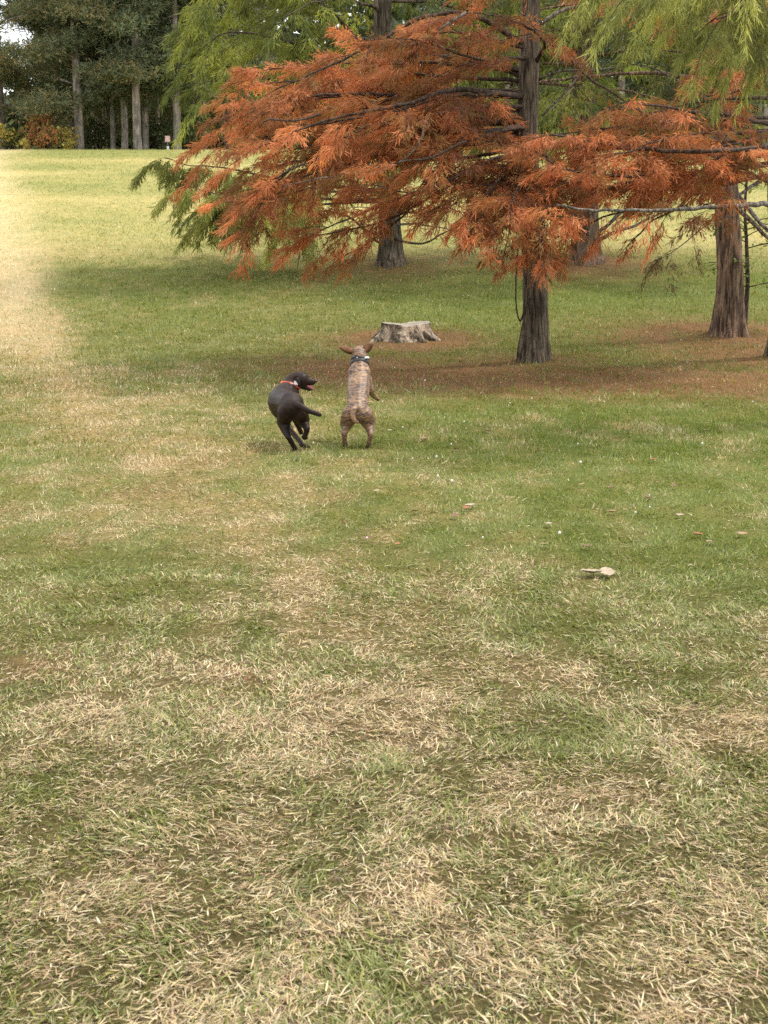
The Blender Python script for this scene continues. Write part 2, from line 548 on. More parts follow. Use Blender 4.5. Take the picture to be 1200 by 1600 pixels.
# ------------------------------------------------------------------ trees
def make_trunk(name, P, rad, mat, parent, origin, flare=0.45, nseg=44, seed=1, flutes=5, ridge=0.05, extra=None):
    r_ = np.random.default_rng(seed)
    C = catmull(P, 0.07)
    m = len(C)
    z0 = C[0][2]
    tt = np.linspace(0, 1, len(P)); L = np.linspace(0, 1, m)
    # radius interpolated by arc between control points
    cum = np.concatenate([[0], np.cumsum(np.linalg.norm(np.diff(np.array(P, float), axis=0), axis=1))])
    cc = np.concatenate([[0], np.cumsum(np.linalg.norm(np.diff(C, axis=0), axis=1))])
    rr = np.interp(cc, cum, rad)
    th = np.arange(nseg) * 2 * math.pi / nseg
    H = (C[:, 2] - z0)[:, None]
    ph = r_.random(4) * 6.28
    but = (np.cos(flutes * th + ph[0]) * 0.5 + np.cos((flutes + 2) * th + ph[1]) * 0.35)[None, :]
    fl = 1 + flare * np.exp(-np.clip(H, 0, 9) / 0.22) * (1 + 1.15 * but) + 0.06 * but * np.exp(-H / 1.5)
    TH = np.repeat(th[None, :], m, 0); HH = np.repeat(C[:, 2][:, None], nseg, 1)
    nn = noise(TH / (2 * math.pi) * 22 + 0, HH * 2.2 + seed * 7, 22) + 0.5 * noise(TH / (2 * math.pi) * 44, HH * 5 + seed * 3, 44)
    nl = noise(TH / (2 * math.pi) * 4, HH * 0.7 + seed * 11, 4)
    r2 = rr[:, None] * fl * (1 + ridge * 2.2 * (nn - 0.75) + 0.14 * (nl - 0.5))
    V = C[:, None, :] + np.stack([r2 * np.cos(TH), r2 * np.sin(TH), np.zeros_like(r2)], -1)
    V = V.reshape(-1, 3)
    i = np.arange(m - 1)[:, None] * nseg; j = np.arange(nseg)[None, :]; k = (j + 1) % nseg
    q = np.stack([i + j, i + k, i + nseg + k, i + nseg + j], -1).reshape(-1, 4)
    loops = list(q.ravel()) + [(m - 1) * nseg + x for x in range(nseg)]
    sz = [4] * len(q) + [nseg]
    if extra is not None and extra.c:
        loops = np.concatenate([loops, np.array(extra.l) + len(V)]); sz = np.concatenate([sz, extra.n])
        V = np.concatenate([V] + extra.v)
    return fast_mesh(name, V, loops, sz, mat, parent, smooth=True, origin=origin)


class Foliage:
    def __init__(s):
        s.o = []; s.d = []; s.L = []; s.c = []

    def add(s, o, d, L, c):
        s.o.append(o); s.d.append(d); s.L.append(L); s.c.append(c)

    def build(s, name, mat, parent, origin, K=5, wid=0.010, spread=0.38, tw=None):
        O = np.concatenate(s.o); D = np.concatenate(s.d); L = np.concatenate(s.L); Cc = np.concatenate(s.c)
        D = D / (np.linalg.norm(D, axis=1)[:, None] + 1e-9)
        n = len(O)
        Vs = []; T = []
        for k in range(K):
            st = O + D * (L * (0.75 * k / K))[:, None] + rng.normal(0, 0.006, (n, 3))
            dd = D + rng.normal(0, spread, (n, 3))
            dd[:, 2] -= 0.12
            dd /= np.linalg.norm(dd, axis=1)[:, None]
            ln = L * (0.45 + 0.35 * rng.random(n))
            pr = np.cross(dd, rng.normal(0, 1, (n, 3)))
            pr /= np.linalg.norm(pr, axis=1)[:, None] + 1e-9
            ww = wid * (0.6 + 0.8 * rng.random(n))
            mid = st + dd * (ln * 0.45)[:, None]
            Vs.append(np.stack([st, mid + pr * ww[:, None] * 0.5, st + dd * ln[:, None], mid - pr * ww[:, None] * 0.5], 1))
            T.append(Cc * (0.82 + 0.36 * rng.random((n, 1))))
        V = np.stack(Vs, 1).reshape(-1, 3)
        T = np.stack(T, 1).reshape(-1, 3)
        nq = n * K
        lp = np.arange(nq * 4); sz = np.full(nq, 4)
        if tw is not None and tw.c:
            lp = np.concatenate([lp, np.array(tw.l) + len(V)]); sz = np.concatenate([sz, tw.n])
            V = np.concatenate([V] + tw.v); T = np.concatenate([T, np.tile([[0.055, 0.04, 0.032]], (len(tw.n), 1))])
        return fast_mesh(name, V, lp, sz, mat, parent, tint=T, origin=origin)


def palette_mix(pal, pos, k, n):
    """pal: list of colours, lightest first; smooth choice by place plus chance"""
    pal = np.array(pal)
    f = fbm(pos[:, 0] * 1.6 + pos[:, 2] * 0.9 + k, pos[:, 1] * 1.3 + pos[:, 2] * 1.7, 3)
    idx = np.clip((f - 0.28) / 0.44 * len(pal) + rng.normal(0, 0.7, n), 0, len(pal) - 1.001)
    a = idx.astype(int); t = (idx - a)[:, None]
    return pal[a] * (1 - t) + pal[np.minimum(a + 1, len(pal) - 1)] * t


def dress_limb(P, r0, fol, twigs, pal, dens=1.0, start=0.2, seclen=0.75, droop=0.35, spray=0.13, hang=0.5, spacing=0.2, seed=0, tintv=0.24, flat=0.35, twigr=0.004, spread=0.34):
    """P: resampled limb; adds side shoots with feathery sprays"""
    r_ = np.random.default_rng(seed)
    cc = np.concatenate([[0], np.cumsum(np.linalg.norm(np.diff(P, axis=0), axis=1))])
    Lt = cc[-1]
    s = start * Lt
    side = 1
    shoots = []
    while s < Lt:
        i = min(np.searchsorted(cc, s), len(P) - 2)
        T = P[i + 1] - P[i]; T = T / (np.linalg.norm(T) + 1e-9)
        hor = np.cross(T, [0, 0, 1.0]); hor = hor / (np.linalg.norm(hor) + 1e-9)
        rem = (Lt - s) / Lt
        l = seclen * (0.35 + 0.75 * rem ** 0.6) * (0.6 + 0.7 * r_.random())
        a = R(35 + 35 * r_.random())
        d = T * math.cos(a) + hor * side * math.sin(a) + np.array([0, 0, r_.normal(0.05, flat)])
        shoots.append((P[i], d / np.linalg.norm(d), l))
        side = -side
        s += spacing * (0.6 + 0.8 * r_.random())
    T = P[-1] - P[-3]; shoots.append((P[-2], T / np.linalg.norm(T), seclen * 0.7))
    for (o, d, l) in shoots:
        n = max(6, int(l / 0.0125 * dens))
        t = 0.06 + 0.94 * r_.random(n) ** 0.85
        hor = np.cross(d, [0, 0, 1.0]); hor = hor / (np.linalg.norm(hor) + 1e-9)
        # zigzag secondary shoots: sprays start off axis in little fans
        lat = (r_.random(n) - 0.5) * 2
        fan = np.round(t * l / 0.09) * 0.09 / l
        tb = np.clip(fan + 0.02 * r_.normal(0, 1, n), 0, 1)
        reach = spread * l * (1.05 - tb) + 0.06
        k = r_.random(n)
        pos = o + d * (tb * l)[:, None] + hor * (lat * reach * k)[:, None] + d * (reach * k * 0.6)[:, None]
        pos[:, 2] -= droop * l * tb ** 2 + hang * 0.25 * reach * k + 0.03 * r_.random(n)
        dr = d[None, :] * 0.7 + hor[None, :] * (lat * 0.8)[:, None] + r_.normal(0, 0.22, (n, 3))
        dr[:, 2] -= hang * (0.4 + 0.8 * r_.random(n)) + droop * tb
        c = palette_mix(pal, pos, seed * 0.37, n) * (1 + tintv * r_.normal(0, 1))  # random shoot tone, widened so the colour imitates shading among the clumps
        fol.add(pos, dr, spray * (0.6 + 0.8 * r_.random(n)), np.clip(c, 0.004, 0.9))
        if twigs is not None:
            q = np.linspace(0, 1, 5)[:, None]
            pp = o + d * q * l; pp[:, 2] -= (droop * l * q[:, 0] ** 2)
            twigs.tube(pp, np.linspace(twigr * (0.8 + l * 0.8), 0.002, 5), 3)


def wander(P, amp, seed):
    r_ = np.random.default_rng(seed)
    m = len(P)
    f = np.cumsum(r_.normal(0, 1, (m, 3)), 0)
    f -= np.linspace(0, 1, m)[:, None] * f[-1]
    return P + f * amp


def cypress(name, key, trunk_px, top_h, r_base, mat, pal, limbs, label, cat='tree', flare=0.45, auto=None, seed=1, K=5, wid=0.010, spray=0.13,
            depth=None, limbmat=None, group=None, hi_pal=None, flutes=5, base=None, trunk_pts=None, hang=0.5, density=1.0):
    b = BASE[key].copy() if base is None else np.asarray(base, float)
    rt = empty(name, b)
    tag(rt, label, cat, group)
    D = b[1]
    if trunk_pts is None:
        pts = [np.array([b[0], b[1], b[2] - 0.12])]
        rad = [r_base * 1.05]
        for (px, py, rr) in trunk_px:
            pts.append(at(px, py, D)); rad.append(rr)
    else:
        pts = [np.array(p[:3]) for p in trunk_pts]; rad = [p[3] for p in trunk_pts]
    top = pts[-1].copy(); zt = top[2]
    while zt < b[2] + top_h:
        zt += 1.5
        f = max(0.02, 1 - (zt - top[2]) / (b[2] + top_h - top[2] + 0.3))
        pts.append(np.array([top[0] + 0.05 * math.sin(zt), top[1], zt])); rad.append(rad[len(trunk_px or trunk_pts)] * f * 0.95 if trunk_pts is None else rad[len(trunk_pts) - 1] * f * 0.95)
    ac = Acc()
    PT = np.array(pts)
    fol = Foliage(); tw = Acc()
    zvis = CAMZ + 340 / FPX * D
    li = 0
    for lb in limbs:
        P = catmull([at(x, y, dd) for (x, y, dd) in lb['p']], 0.10)
        P = wander(P, 0.006, seed * 100 + li)
        a = Acc(); r0 = lb.get('r', 0.03)
        a.tube(P, np.linspace(r0, lb.get('r1', 0.006), len(P)), 7, 0.25)
        a.build('branch', lb.get('mat', M_LIMB), rt, b)
        if lb.get('leaf', True):
            dress_limb(P, r0, fol, tw, lb.get('pal', pal), dens=lb.get('dens', 1) * density, start=lb.get('start', 0.2), seclen=lb.get('sec', 0.75),
                       droop=lb.get('droop', 0.35), spray=lb.get('spray', spray), hang=lb.get('hang', hang), spacing=lb.get('sp', 0.2), seed=seed * 1000 + li, flat=lb.get('flat', 0.35), spread=lb.get('spread', 0.34))
        li += 1
    if auto:
        r_ = np.random.default_rng(seed + 500)
        z = b[2] + auto['z0']
        az = r_.random() * 6.28
        while z < b[2] + top_h - 0.4:
            f = (z - b[2]) / top_h
            Lr = auto['len'] * (1 - f) ** 0.75 * (0.75 + 0.45 * r_.random())
            az += 2.39996 + r_.normal(0, 0.2)
            c0 = np.array([np.interp(z, PT[:, 2], PT[:, 0]), np.interp(z, PT[:, 2], PT[:, 1]), z])
            hd = np.array([math.cos(az), math.sin(az), 0])
            if auto.get('skip') and auto['skip'](az % 6.2832, z - b[2]):
                z += auto['dz']; continue
            e = auto.get('elev', 0.12)
            q = np.linspace(0, 1, 8)[:, None]
            P = c0 + hd * Lr * q + np.array([0, 0, 1.0]) * Lr * (e * q - auto.get('bend', 0.25) * q ** 2)
            P = wander(catmull(list(P), 0.15), 0.012, seed * 300 + li)
            ac.tube(P, np.linspace(auto.get('r', 0.03) * (0.4 + 0.6 * (1 - f)), 0.006, len(P)), 6, 0.2)
            hi = z > zvis + 0.6
            dress_limb(P, 0.02, fol, None if hi else tw, (hi_pal or pal), dens=(auto.get('hid', 0.35) if hi else auto.get('dens', 0.8)) * density,
                       start=auto.get('start', 0.3), seclen=auto.get('sec', 0.7), droop=auto.get('droop', 0.4), spray=spray * (1.8 if hi else 1.0),
                       hang=auto.get('hang', hang), spacing=auto.get('sp', 0.24), seed=seed * 1000 + 400 + li)
            li += 1
            z += auto['dz'] * (2.2 if hi else 1.0)
    make_trunk('trunk', pts, rad, mat, rt, b, flare=flare, seed=seed, flutes=flutes, ridge=0.085, extra=ac)
    cr = fol.build('crown', M_LEAF, rt, b, K=K, wid=wid, tw=tw)
    print(name, 'sprays', len(cr.data.polygons) // K)
    return rt


NEARG = [(0.42, 0.41, 0.12), (0.34, 0.345, 0.095), (0.26, 0.27, 0.07), (0.19, 0.20, 0.055)]
ORANGE = [(0.63, 0.26, 0.115), (0.53, 0.195, 0.08), (0.42, 0.145, 0.058), (0.34, 0.13, 0.05), (0.27, 0.165, 0.05), (0.24, 0.09, 0.042)]
OLIVE = [(0.23, 0.25, 0.05), (0.18, 0.21, 0.042), (0.13, 0.155, 0.035), (0.095, 0.12, 0.03), (0.17, 0.165, 0.04)]
GREEN = [(0.30, 0.31, 0.06), (0.23, 0.25, 0.048), (0.165, 0.185, 0.038), (0.11, 0.13, 0.03)]
BROWN = [(0.16, 0.10, 0.04), (0.13, 0.075, 0.03), (0.10, 0.07, 0.03)]
DA = BASE['A'][1]; DB = BASE['B'][1]; DC = BASE['C'][1]; DD = BASE['D'][1]; DF = BASE['F'][1]
print('depths', DA, DB, DC, DD, DF, BASE['S'][1])

limbsA = [
    dict(p=[(818, 228, DA), (740, 207, DA - .3), (640, 200, DA - .6), (575, 196, DA - .8), (515, 240, DA - 1), (460, 262, DA - 1.2), (420, 285, DA - 1.3)], r=0.05, start=0.42, sec=0.9),
    dict(p=[(812, 215, DA), (768, 172, DA + .1), (735, 160, DA), (640, 150, DA - .2), (540, 150, DA - .4), (440, 160, DA - .6), (360, 190, DA - .6)], r=0.035, start=0.3, sec=0.95),
    dict(p=[(822, 120, DA), (730, 90, DA + .3), (620, 90, DA + .5), (520, 120, DA + .4), (430, 165, DA + .3), (340, 230, DA)], r=0.04, start=0.2, sec=0.95),
    dict(p=[(822, 70, DA), (740, 30, DA - .5), (660, 30, DA - .8), (580, 70, DA - 1.0), (500, 110, DA - 1.1), (430, 140, DA - 1.1)], r=0.035, start=0.2, sec=0.85),
    dict(p=[(822, 235, DA), (740, 262, DA - .3), (650, 300, DA - .6), (570, 330, DA - .8), (500, 360, DA - .9)], r=0.035, start=0.3, sec=0.8),
    dict(p=[(822, 190, DA), (700, 200, DA + .7), (580, 230, DA + 1.2), (470, 270, DA + 1.2), (420, 292, DA + .9), (385, 296, DA + .8)], r=0.035, start=0.25, sec=0.85),
    dict(p=[(824, 150, DA), (720, 140, DA - 1.0), (620, 170, DA - 1.6), (520, 190, DA - 1.9), (440, 216, DA - 2), (385, 240, DA - 2)], r=0.035, start=0.25, sec=0.85),
    dict(p=[(830, 235, DA), (815, 260, DA - .7), (790, 290, DA - 1.4), (765, 320, DA - 2.0), (745, 345, DA - 2.2)], r=0.03, start=0.3, sec=0.62, hang=0.7),
    dict(p=[(835, 225, DA), (860, 260, DA - .8), (850, 300, DA - 1.4), (840, 340, DA - 1.9), (842, 375, DA - 2.1)], r=0.028, start=0.35, sec=0.5, hang=0.8),
    dict(p=[(820, 240, DA), (770, 250, DA - .9), (700, 285, DA - 1.6), (640, 300, DA - 1.9), (590, 290, DA - 2)], r=0.028, start=0.3, sec=0.6, hang=0.7),
    dict(p=[(838, 100, DA), (850, 60, DA - .6), (800, 30, DA - 1.2), (740, 20, DA - 1.4)], r=0.025, start=0.2, sec=0.7),
    dict(p=[(824, 90, DA), (760, 95, DA - .8), (690, 75, DA - 1.4), (640, 60, DA - 1.6)], r=0.025, start=0.25, sec=0.8),
    dict(p=[(822, 200, DA), (750, 215, DA - 1.3), (680, 245, DA - 2.0), (620, 255, DA - 2.3), (560, 262, DA - 2.3)], r=0.025, start=0.3, sec=0.6),
    dict(p=[(700, 290, DA - .5), (600, 345, DA - .7), (520, 362, DA - .8), (470, 372, DA - .9)], r=0.016, start=0.1, sec=0.55, hang=0.75, dens=0.8),
    dict(p=[(640, 330, DA - .4), (600, 360, DA - .5), (565, 385, DA - .4), (540, 398, DA - .4)], r=0.012, start=0.1, sec=0.45, hang=0.9, dens=0.7),
    dict(p=[(455, 262, DA - 1.2), (420, 300, DA - 1.2), (400, 340, DA - 1.1), (390, 365, DA - 1.0)], r=0.012, start=0.1, sec=0.55, hang=0.8),
    # bare or sparse limbs on the right
    dict(p=[(840, 125, DA), (880, 109, DA - .2), (930, 108, DA - .3), (968, 104, DA - .4)], r=0.016, r1=0.006, mat=M_LIMBP, leaf=False),
    dict(p=[(848, 182, DA + .1), (880, 150, DA + .2), (905, 118, DA + .3), (918, 80, DA + .3)], r=0.014, r1=0.005, mat=M_LIMBP, leaf=False),
    dict(p=[(838, 52, DA), (880, 85, DA + .3), (915, 118, DA + .6), (960, 148, DA + .8), (1030, 195, DA + 1.1)], r=0.022, r1=0.008, dens=0.25, start=0.5, sec=0.4),
    dict(p=[(838, 42, DA), (870, 22, DA), (905, 8, DA), (950, -10, DA)], r=0.022, r1=0.012, mat=M_LIMBP, leaf=False),
    dict(p=[(812, 190, DA), (790, 178, DA - .1), (768, 168, DA - .2), (740, 160, DA - .2)], r=0.022, r1=0.01, mat=M_LIMBP, leaf=False),
    dict(p=[(806, 232, DA - .1), (780, 212, DA - .5), (700, 203, DA - .7)], r=0.014, r1=0.006, leaf=False),
    dict(p=[(664, 188, DA - 2), (650, 230, DA - 2), (600, 265, DA - 2), (520, 275, DA - 2), (440, 290, DA - 2)], r=0.009, r1=0.004, mat=M_LIMBP, leaf=False),
    dict(p=[(500, 180, DA - 2.2), (460, 190, DA - 2.2), (420, 188, DA - 2.2), (405, 200, DA - 2.2)], r=0.013, r1=0.006, leaf=False),
    dict(p=[(730, 20, DA - 1.6), (700, 40, DA - 1.6), (680, 55, DA - 1.6)], r=0.016, r1=0.009, mat=M_LIMBP, leaf=False),
]
rf = np.random.default_rng(41)
for k in range(17):
    tx = rf.uniform(335, 700) if k % 4 else rf.uniform(350, 420); lo = np.interp(tx, [335, 400, 500, 600, 700], [150, 110, 60, 30, 0]); hi = np.interp(tx, [335, 400, 500, 600, 700], [262, 318, 350, 300, 250])
    ty = lo + (hi - lo) * ((k + 0.5) / 17)
    sy = min(240, max(20, ty * 0.62 + 40)); dp = rf.uniform(-2.3, 1.6) * (0.35 + 0.65 * (tx - 335) / 365)
    limbsA.append(dict(p=[(822, sy, DA), (0.5 * (822 + tx), sy * 0.55 + ty * 0.45 - 14, DA + dp * 0.7), (tx * 0.75 + 822 * 0.25, sy * 0.25 + ty * 0.75 - 10, DA + dp * 0.9), (tx, ty, DA + dp)],
                       r=0.024, start=0.3, sec=0.75, dens=0.9))
for (tx, ty, dp) in ((735, 335, -2.3), (770, 365, -2.5), (800, 320, -2.6), (850, 400, -2.4), (790, 385, -2.2), (760, 300, -2.0), (850, 345, -2.6), (700, 325, -1.9)):
    limbsA.append(dict(p=[(830, 232, DA), (0.5 * (830 + tx), ty * 0.5 + 118, DA + dp * 0.6), (tx, ty, DA + dp)], r=0.016, start=0.35, sec=0.5, dens=1.0, hang=0.6, sp=0.15))
for q in limbsA:
    q.setdefault('droop', 0.22); q['hang'] = min(q.get('hang', 0.4), 0.65)
cypress('cypress_tree', 'A', [(836, 450, 0.130), (829, 330, 0.122), (824, 200, 0.117), (827, 90, 0.108), (829, -10, 0.100)], 11.5, 0.145, M_BARK, ORANGE, limbsA,
        'rust orange bald cypress with a slim grey trunk, right of the stump', flare=0.34, seed=3,
        auto=dict(z0=4.1, dz=0.17, len=3.6, r=0.035, hid=0.5), K=7, wid=0.0090, spray=0.125, density=1.15)

limbsB = [
    dict(p=[(1224, 316, DB), (1200, 318, DB - 1.0), (1150, 318, DB - 2.0), (1080, 322, DB - 2.6), (980, 326, DB - 3.0), (920, 328, DB - 3.2), (870, 320, DB - 3.3)], r=0.036, r1=0.010, mat=M_LIMBP, start=0.50, sec=0.45, dens=0.8, hang=0.7, sp=0.2, flat=0.6),
    dict(p=[(1222, 232, DB), (1190, 232, DB - 1.4), (1140, 233, DB - 2.2), (1060, 238, DB - 2.2), (980, 235, DB - 1.8), (910, 222, DB - 2.3), (860, 210, DB - 2.6)], r=0.04, r1=0.01, start=0.32, sec=0.62, hang=0.6),
    dict(p=[(1222, 250, DB), (1130, 265, DB - .8), (1040, 272, DB - 1.5), (960, 272, DB - 2.1), (880, 262, DB - 2.6), (835, 235, DB - 2.8)], r=0.03, start=0.3, sec=0.55, hang=0.6),
    dict(p=[(1222, 270, DB), (1120, 290, DB - .5), (1040, 290, DB - 1.0), (960, 300, DB - 1.4), (900, 290, DB - 1.7)], r=0.028, start=0.3, sec=0.5, hang=0.8),
    dict(p=[(1222, 200, DB), (1130, 180, DB - .9), (1040, 165, DB - 1.5), (980, 160, DB - 2.0), (950, 170, DB - 2.2)], r=0.028, start=0.3, sec=0.5, hang=0.6, dens=0.7),
    dict(p=[(1222, 120, DB), (1180, 130, DB - .3), (1130, 150, DB - .6), (1100, 170, DB - .8)], r=0.028, start=0.2, sec=0.55, hang=0.6, dens=0.7),
    dict(p=[(1222, 60, DB), (1190, 60, DB + .3), (1150, 75, DB + .5), (1110, 90, DB + .5)], r=0.028, start=0.2, sec=0.55, hang=0.6, dens=0.7),
    dict(p=[(1000, 326, DB - 1.4), (930, 345, DB - 1.8), (900, 360, DB - 2.0), (865, 372, DB - 2.1)], r=0.012, start=0.25, sec=0.34, hang=0.95, dens=0.7),
    dict(p=[(1060, 325, DB - 1.0), (1020, 345, DB - 1.1), (1000, 365, DB - 1.2), (985, 378, DB - 1.2)], r=0.012, start=0.15, sec=0.32, hang=0.9, dens=0.6),
    dict(p=[(1110, 345, DB + 2.2), (1075, 375, DB + 1.9), (1050, 395, DB + 1.7), (1020, 410, DB + 1.6)], r=0.01, r1=0.004, pal=BROWN, start=0.2, sec=0.42, hang=1.4, dens=0.45, droop=0.6),
    dict(p=[(1222, 262, DB), (1180, 285, DB - .2), (1150, 305, DB - .4), (1100, 320, DB - .5)], r=0.03, r1=0.012, mat=M_LIMBP, leaf=False),
    dict(p=[(1150, 320, DB - .4), (1172, 345, DB - .3), (1200, 372, DB - .2), (1240, 400, DB - .2)], r=0.028, r1=0.016, mat=M_LIMBP, leaf=False),
    dict(p=[(1224, 300, DB), (1170, 270, DB + .4), (1130, 250, DB + .6), (1080, 230, DB + .8)], r=0.02, r1=0.008, leaf=False),
]
for k, (tx, ty, dp) in enumerate([(1060, 255, -2), (1000, 250, -1.2), (960, 240, -2.6), (900, 240, -1.9), (1110, 280, -1.6), (870, 290, -2.4), (930, 300, -2.3), (1020, 305, -2.0), (1150, 240, -1.5), (840, 215, -2.2), (1000, 180, -1.0), (1160, 110, -1.0)]):
    limbsB.append(dict(p=[(1222, ty * .8 + 10, DB), (0.5 * (1222 + tx), ty * .9 - 4, DB + dp * .6), (tx, ty, DB + dp)], r=0.02, start=0.45, sec=0.6, dens=0.9))
for q in limbsB:
    q.setdefault('droop', 0.22); q['hang'] = min(q.get('hang', 0.4), 0.75) if q.get('pal') is None else 1.3
cypress('cypress_tree', 'B', [(1226, 440, 0.16), (1222, 300, 0.15), (1222, 150, 0.135), (1222, 0, 0.12)], 11, 0.18, M_BARK, ORANGE, limbsB,
        'orange bald cypress at the right edge whose long bare limb reaches leftwards', flare=0.32, seed=5,
        auto=dict(z0=4.0, dz=0.20, len=3.2, r=0.035, hid=0.5), K=7, wid=0.0090, spray=0.125, density=1.15)

limbsC = [
    dict(p=[(606, 200, DC), (540, 110, DC - .6), (450, 60, DC - 1.2), (360, 50, DC - 1.6), (310, 80, DC - 1.8)], r=0.05, start=0.3, sec=1.2, sp=0.2),
    dict(p=[(606, 160, DC), (520, 90, DC + .5), (420, 40, DC + .5), (330, 20, DC + .2), (300, 40, DC)], r=0.05, start=0.35, sec=1.2, sp=0.2),
    dict(p=[(606, 210, DC), (540, 170, DC - .8), (440, 130, DC - 1.5), (360, 110, DC - 2.2), (320, 140, DC - 2.5)], r=0.045, start=0.4, sec=1.1, sp=0.22),
    dict(p=[(606, 120, DC), (520, 20, DC - .6), (430, -40, DC - 1.2), (350, -30, DC - 1.6), (310, 10, DC - 1.8)], r=0.045, start=0.3, sec=1.2, sp=0.22),
    dict(p=[(606, 300, DC), (520, 290, DC - .2), (430, 280, DC - .4), (340, 262, DC - .4), (290, 258, DC - .3), (258, 246, DC - .3)], r=0.04, start=0.3, sec=1.0, hang=1.5, droop=0.9, dens=1.8, sp=0.14, pal=NEARG),  # lighter palette on these low boughs, colour offsetting the shade they hang in
    dict(p=[(606, 310, DC), (520, 310, DC - .9), (430, 310, DC - 1.4), (350, 305, DC - 1.7), (290, 290, DC - 1.9)], r=0.035, start=0.35, sec=0.9, hang=1.4, droop=0.8, dens=1.6, sp=0.15, pal=NEARG),
    dict(p=[(606, 315, DC), (520, 318, DC - .5), (440, 322, DC - .9), (370, 325, DC - 1.1), (325, 330, DC - 1.2)], r=0.03, start=0.35, sec=0.8, hang=1.5, droop=0.8, dens=1.6, sp=0.15, pal=NEARG),
    dict(p=[(606, 300, DC), (540, 300, DC + 1), (460, 310, DC + 1.4), (380, 315, DC + 1.5), (320, 320, DC + 1.5)], r=0.035, start=0.35, sec=0.8, hang=1.2, droop=0.7, dens=1.2),
    dict(p=[(610, 360, DC - .1), (580, 365, DC - .5), (545, 340, DC - 1.0), (500, 330, DC - 1.4)], r=0.03, r1=0.012, leaf=False),
    dict(p=[(612, 372, DC - .1), (660, 380, DC - .6), (700, 360, DC - 1.0), (745, 345, DC - 1.2)], r=0.026, r1=0.008, leaf=False),
    dict(p=[(612, 352, DC - .1), (650, 350, DC - .3), (720, 362, DC - .6)], r=0.024, r1=0.008, mat=M_LIMBP, leaf=False),
    dict(p=[(606, 385, DC - .1), (585, 375, DC - .8), (572, 360, DC - 1.4), (560, 340, DC - 1.8)], r=0.026, r1=0.010, leaf=False),
    dict(p=[(612, 340, DC), (640, 310, DC), (670, 270, DC), (690, 230, DC)], r=0.025, r1=0.008, leaf=False),
    dict(p=[(614, 330, DC), (660, 330, DC + .4), (700, 300, DC + .8), (740, 280, DC + 1)], r=0.025, r1=0.008, mat=M_LIMBP, leaf=False),
]
cypress('cypress_tree', 'C', [(608, 340, 0.185), (602, 200, 0.17), (600, 60, 0.155), (598, -10, 0.15)], 13, 0.2, M_BARK, GREEN, limbsC,
        'yellow green bald cypress left of and behind the orange one, its low boughs weeping', flare=0.45, seed=8,
        auto=dict(z0=2.5, dz=0.17, len=4.0, r=0.045, hid=0.4, dens=0.65, sec=0.9, sp=0.3), K=5, wid=0.017, spray=0.20, hang=0.9, density=0.9)

limbsF = [
    dict(p=[(918, 370, DF), (950, 350, DF), (985, 318, DF), (1010, 290, DF)], r=0.04, r1=0.016, mat=M_LIMBP, leaf=False),
    dict(p=[(925, 382, DF), (960, 365, DF - .3), (1000, 350, DF - .6), (1040, 330, DF - .8)], r=0.04, r1=0.016, mat=M_LIMBP, leaf=False),
    dict(p=[(910, 350, DF), (880, 325, DF), (850, 300, DF), (820, 290, DF)], r=0.03, r1=0.012, leaf=False),
]
cypress('cypress_tree', 'F', [(914, 330, 0.21), (912, 200, 0.19), (910, 60, 0.18), (910, -10, 0.17)], 13, 0.235, M_BARKR, OLIVE, limbsF,
        'green bald cypress farthest back between the two orange ones, on a ring of fallen needles', flare=0.5, seed=12,
        auto=dict(z0=2.1, dz=0.12, len=4.2, r=0.04, hid=0.4, dens=0.75, sec=0.95, sp=0.24, elev=0.2, bend=0.3), K=5, wid=0.020, spray=0.20, hang=0.8)

limbsD = [
    dict(p=[(1132, 190, DD), (1160, 150, DD), (1190, 110, DD), (1230, 80, DD)], r=0.03, r1=0.014, leaf=True, dens=0.3),
    dict(p=[(1142, 290, DD), (1165, 320, DD), (1190, 350, DD - .2), (1230, 385, DD - .3)], r=0.035, r1=0.02, mat=M_LIMBP, leaf=False),
    dict(p=[(1130, 215, DD), (1090, 190, DD + .2), (1040, 170, DD + .4), (1000, 160, DD + .5)], r=0.025, r1=0.01, dens=0.4, start=0.4),
    dict(p=[(1128, 165, DD), (1080, 140, DD - .2), (1030, 110, DD - .3), (985, 100, DD - .3)], r=0.02, r1=0.008, mat=M_LIMBP, leaf=False),
]
cypress('cypress_tree', 'D', [(1140, 430, 0.162), (1135, 300, 0.150), (1130, 170, 0.145), (1128, 60, 0.15), (1128, -10, 0.145)], 12, 0.185, M_BARKR, OLIVE, limbsD,
        'bald cypress with a thick reddish furrowed trunk behind the long bare limb, at right', flare=0.40, seed=15, flutes=6,
        auto=dict(z0=2.9, dz=0.26, len=3.8, r=0.04, hid=0.4, dens=0.5, sec=0.8, sp=0.32, elev=0.2), K=5, wid=0.014, spray=0.16, hang=0.7)

# near green cypress: trunk outside the frame on the right, its boughs hang into the top corner
EX, EY = 4.7, 12.6
ez = float(gz(EX, EY))
limbsE = []
for i, (x0, y0, d0, x1, y1, d1, x2, y2, d2) in enumerate([
        (1350, -90, 12.3, 1180, -50, 11.8, 1040, -20, 11.3), (1330, -60, 12.0, 1200, -10, 11.4, 1120, 30, 11.0),
        (1300, -110, 12.6, 1080, -70, 12.0, 930, -30, 11.6), (1330, -40, 12.4, 1210, 20, 12.2, 1150, 60, 12.0),
        (1300, -100, 11.6, 1130, -60, 11.0, 985, -20, 10.7), (1340, -120, 12.2, 1120, -90, 12.5, 960, -40, 12.6)]):
    limbsE.append(dict(p=[(600 + EX / EY * FPX, -160 + 10 * i, EY), (x0, y0, d0), (x1, y1, d1), (x2, y2, d2)], r=0.035, start=0.36, sec=0.55, hang=1.8, droop=0.85, sp=0.13, dens=1.0, flat=0.3, spread=0.22))
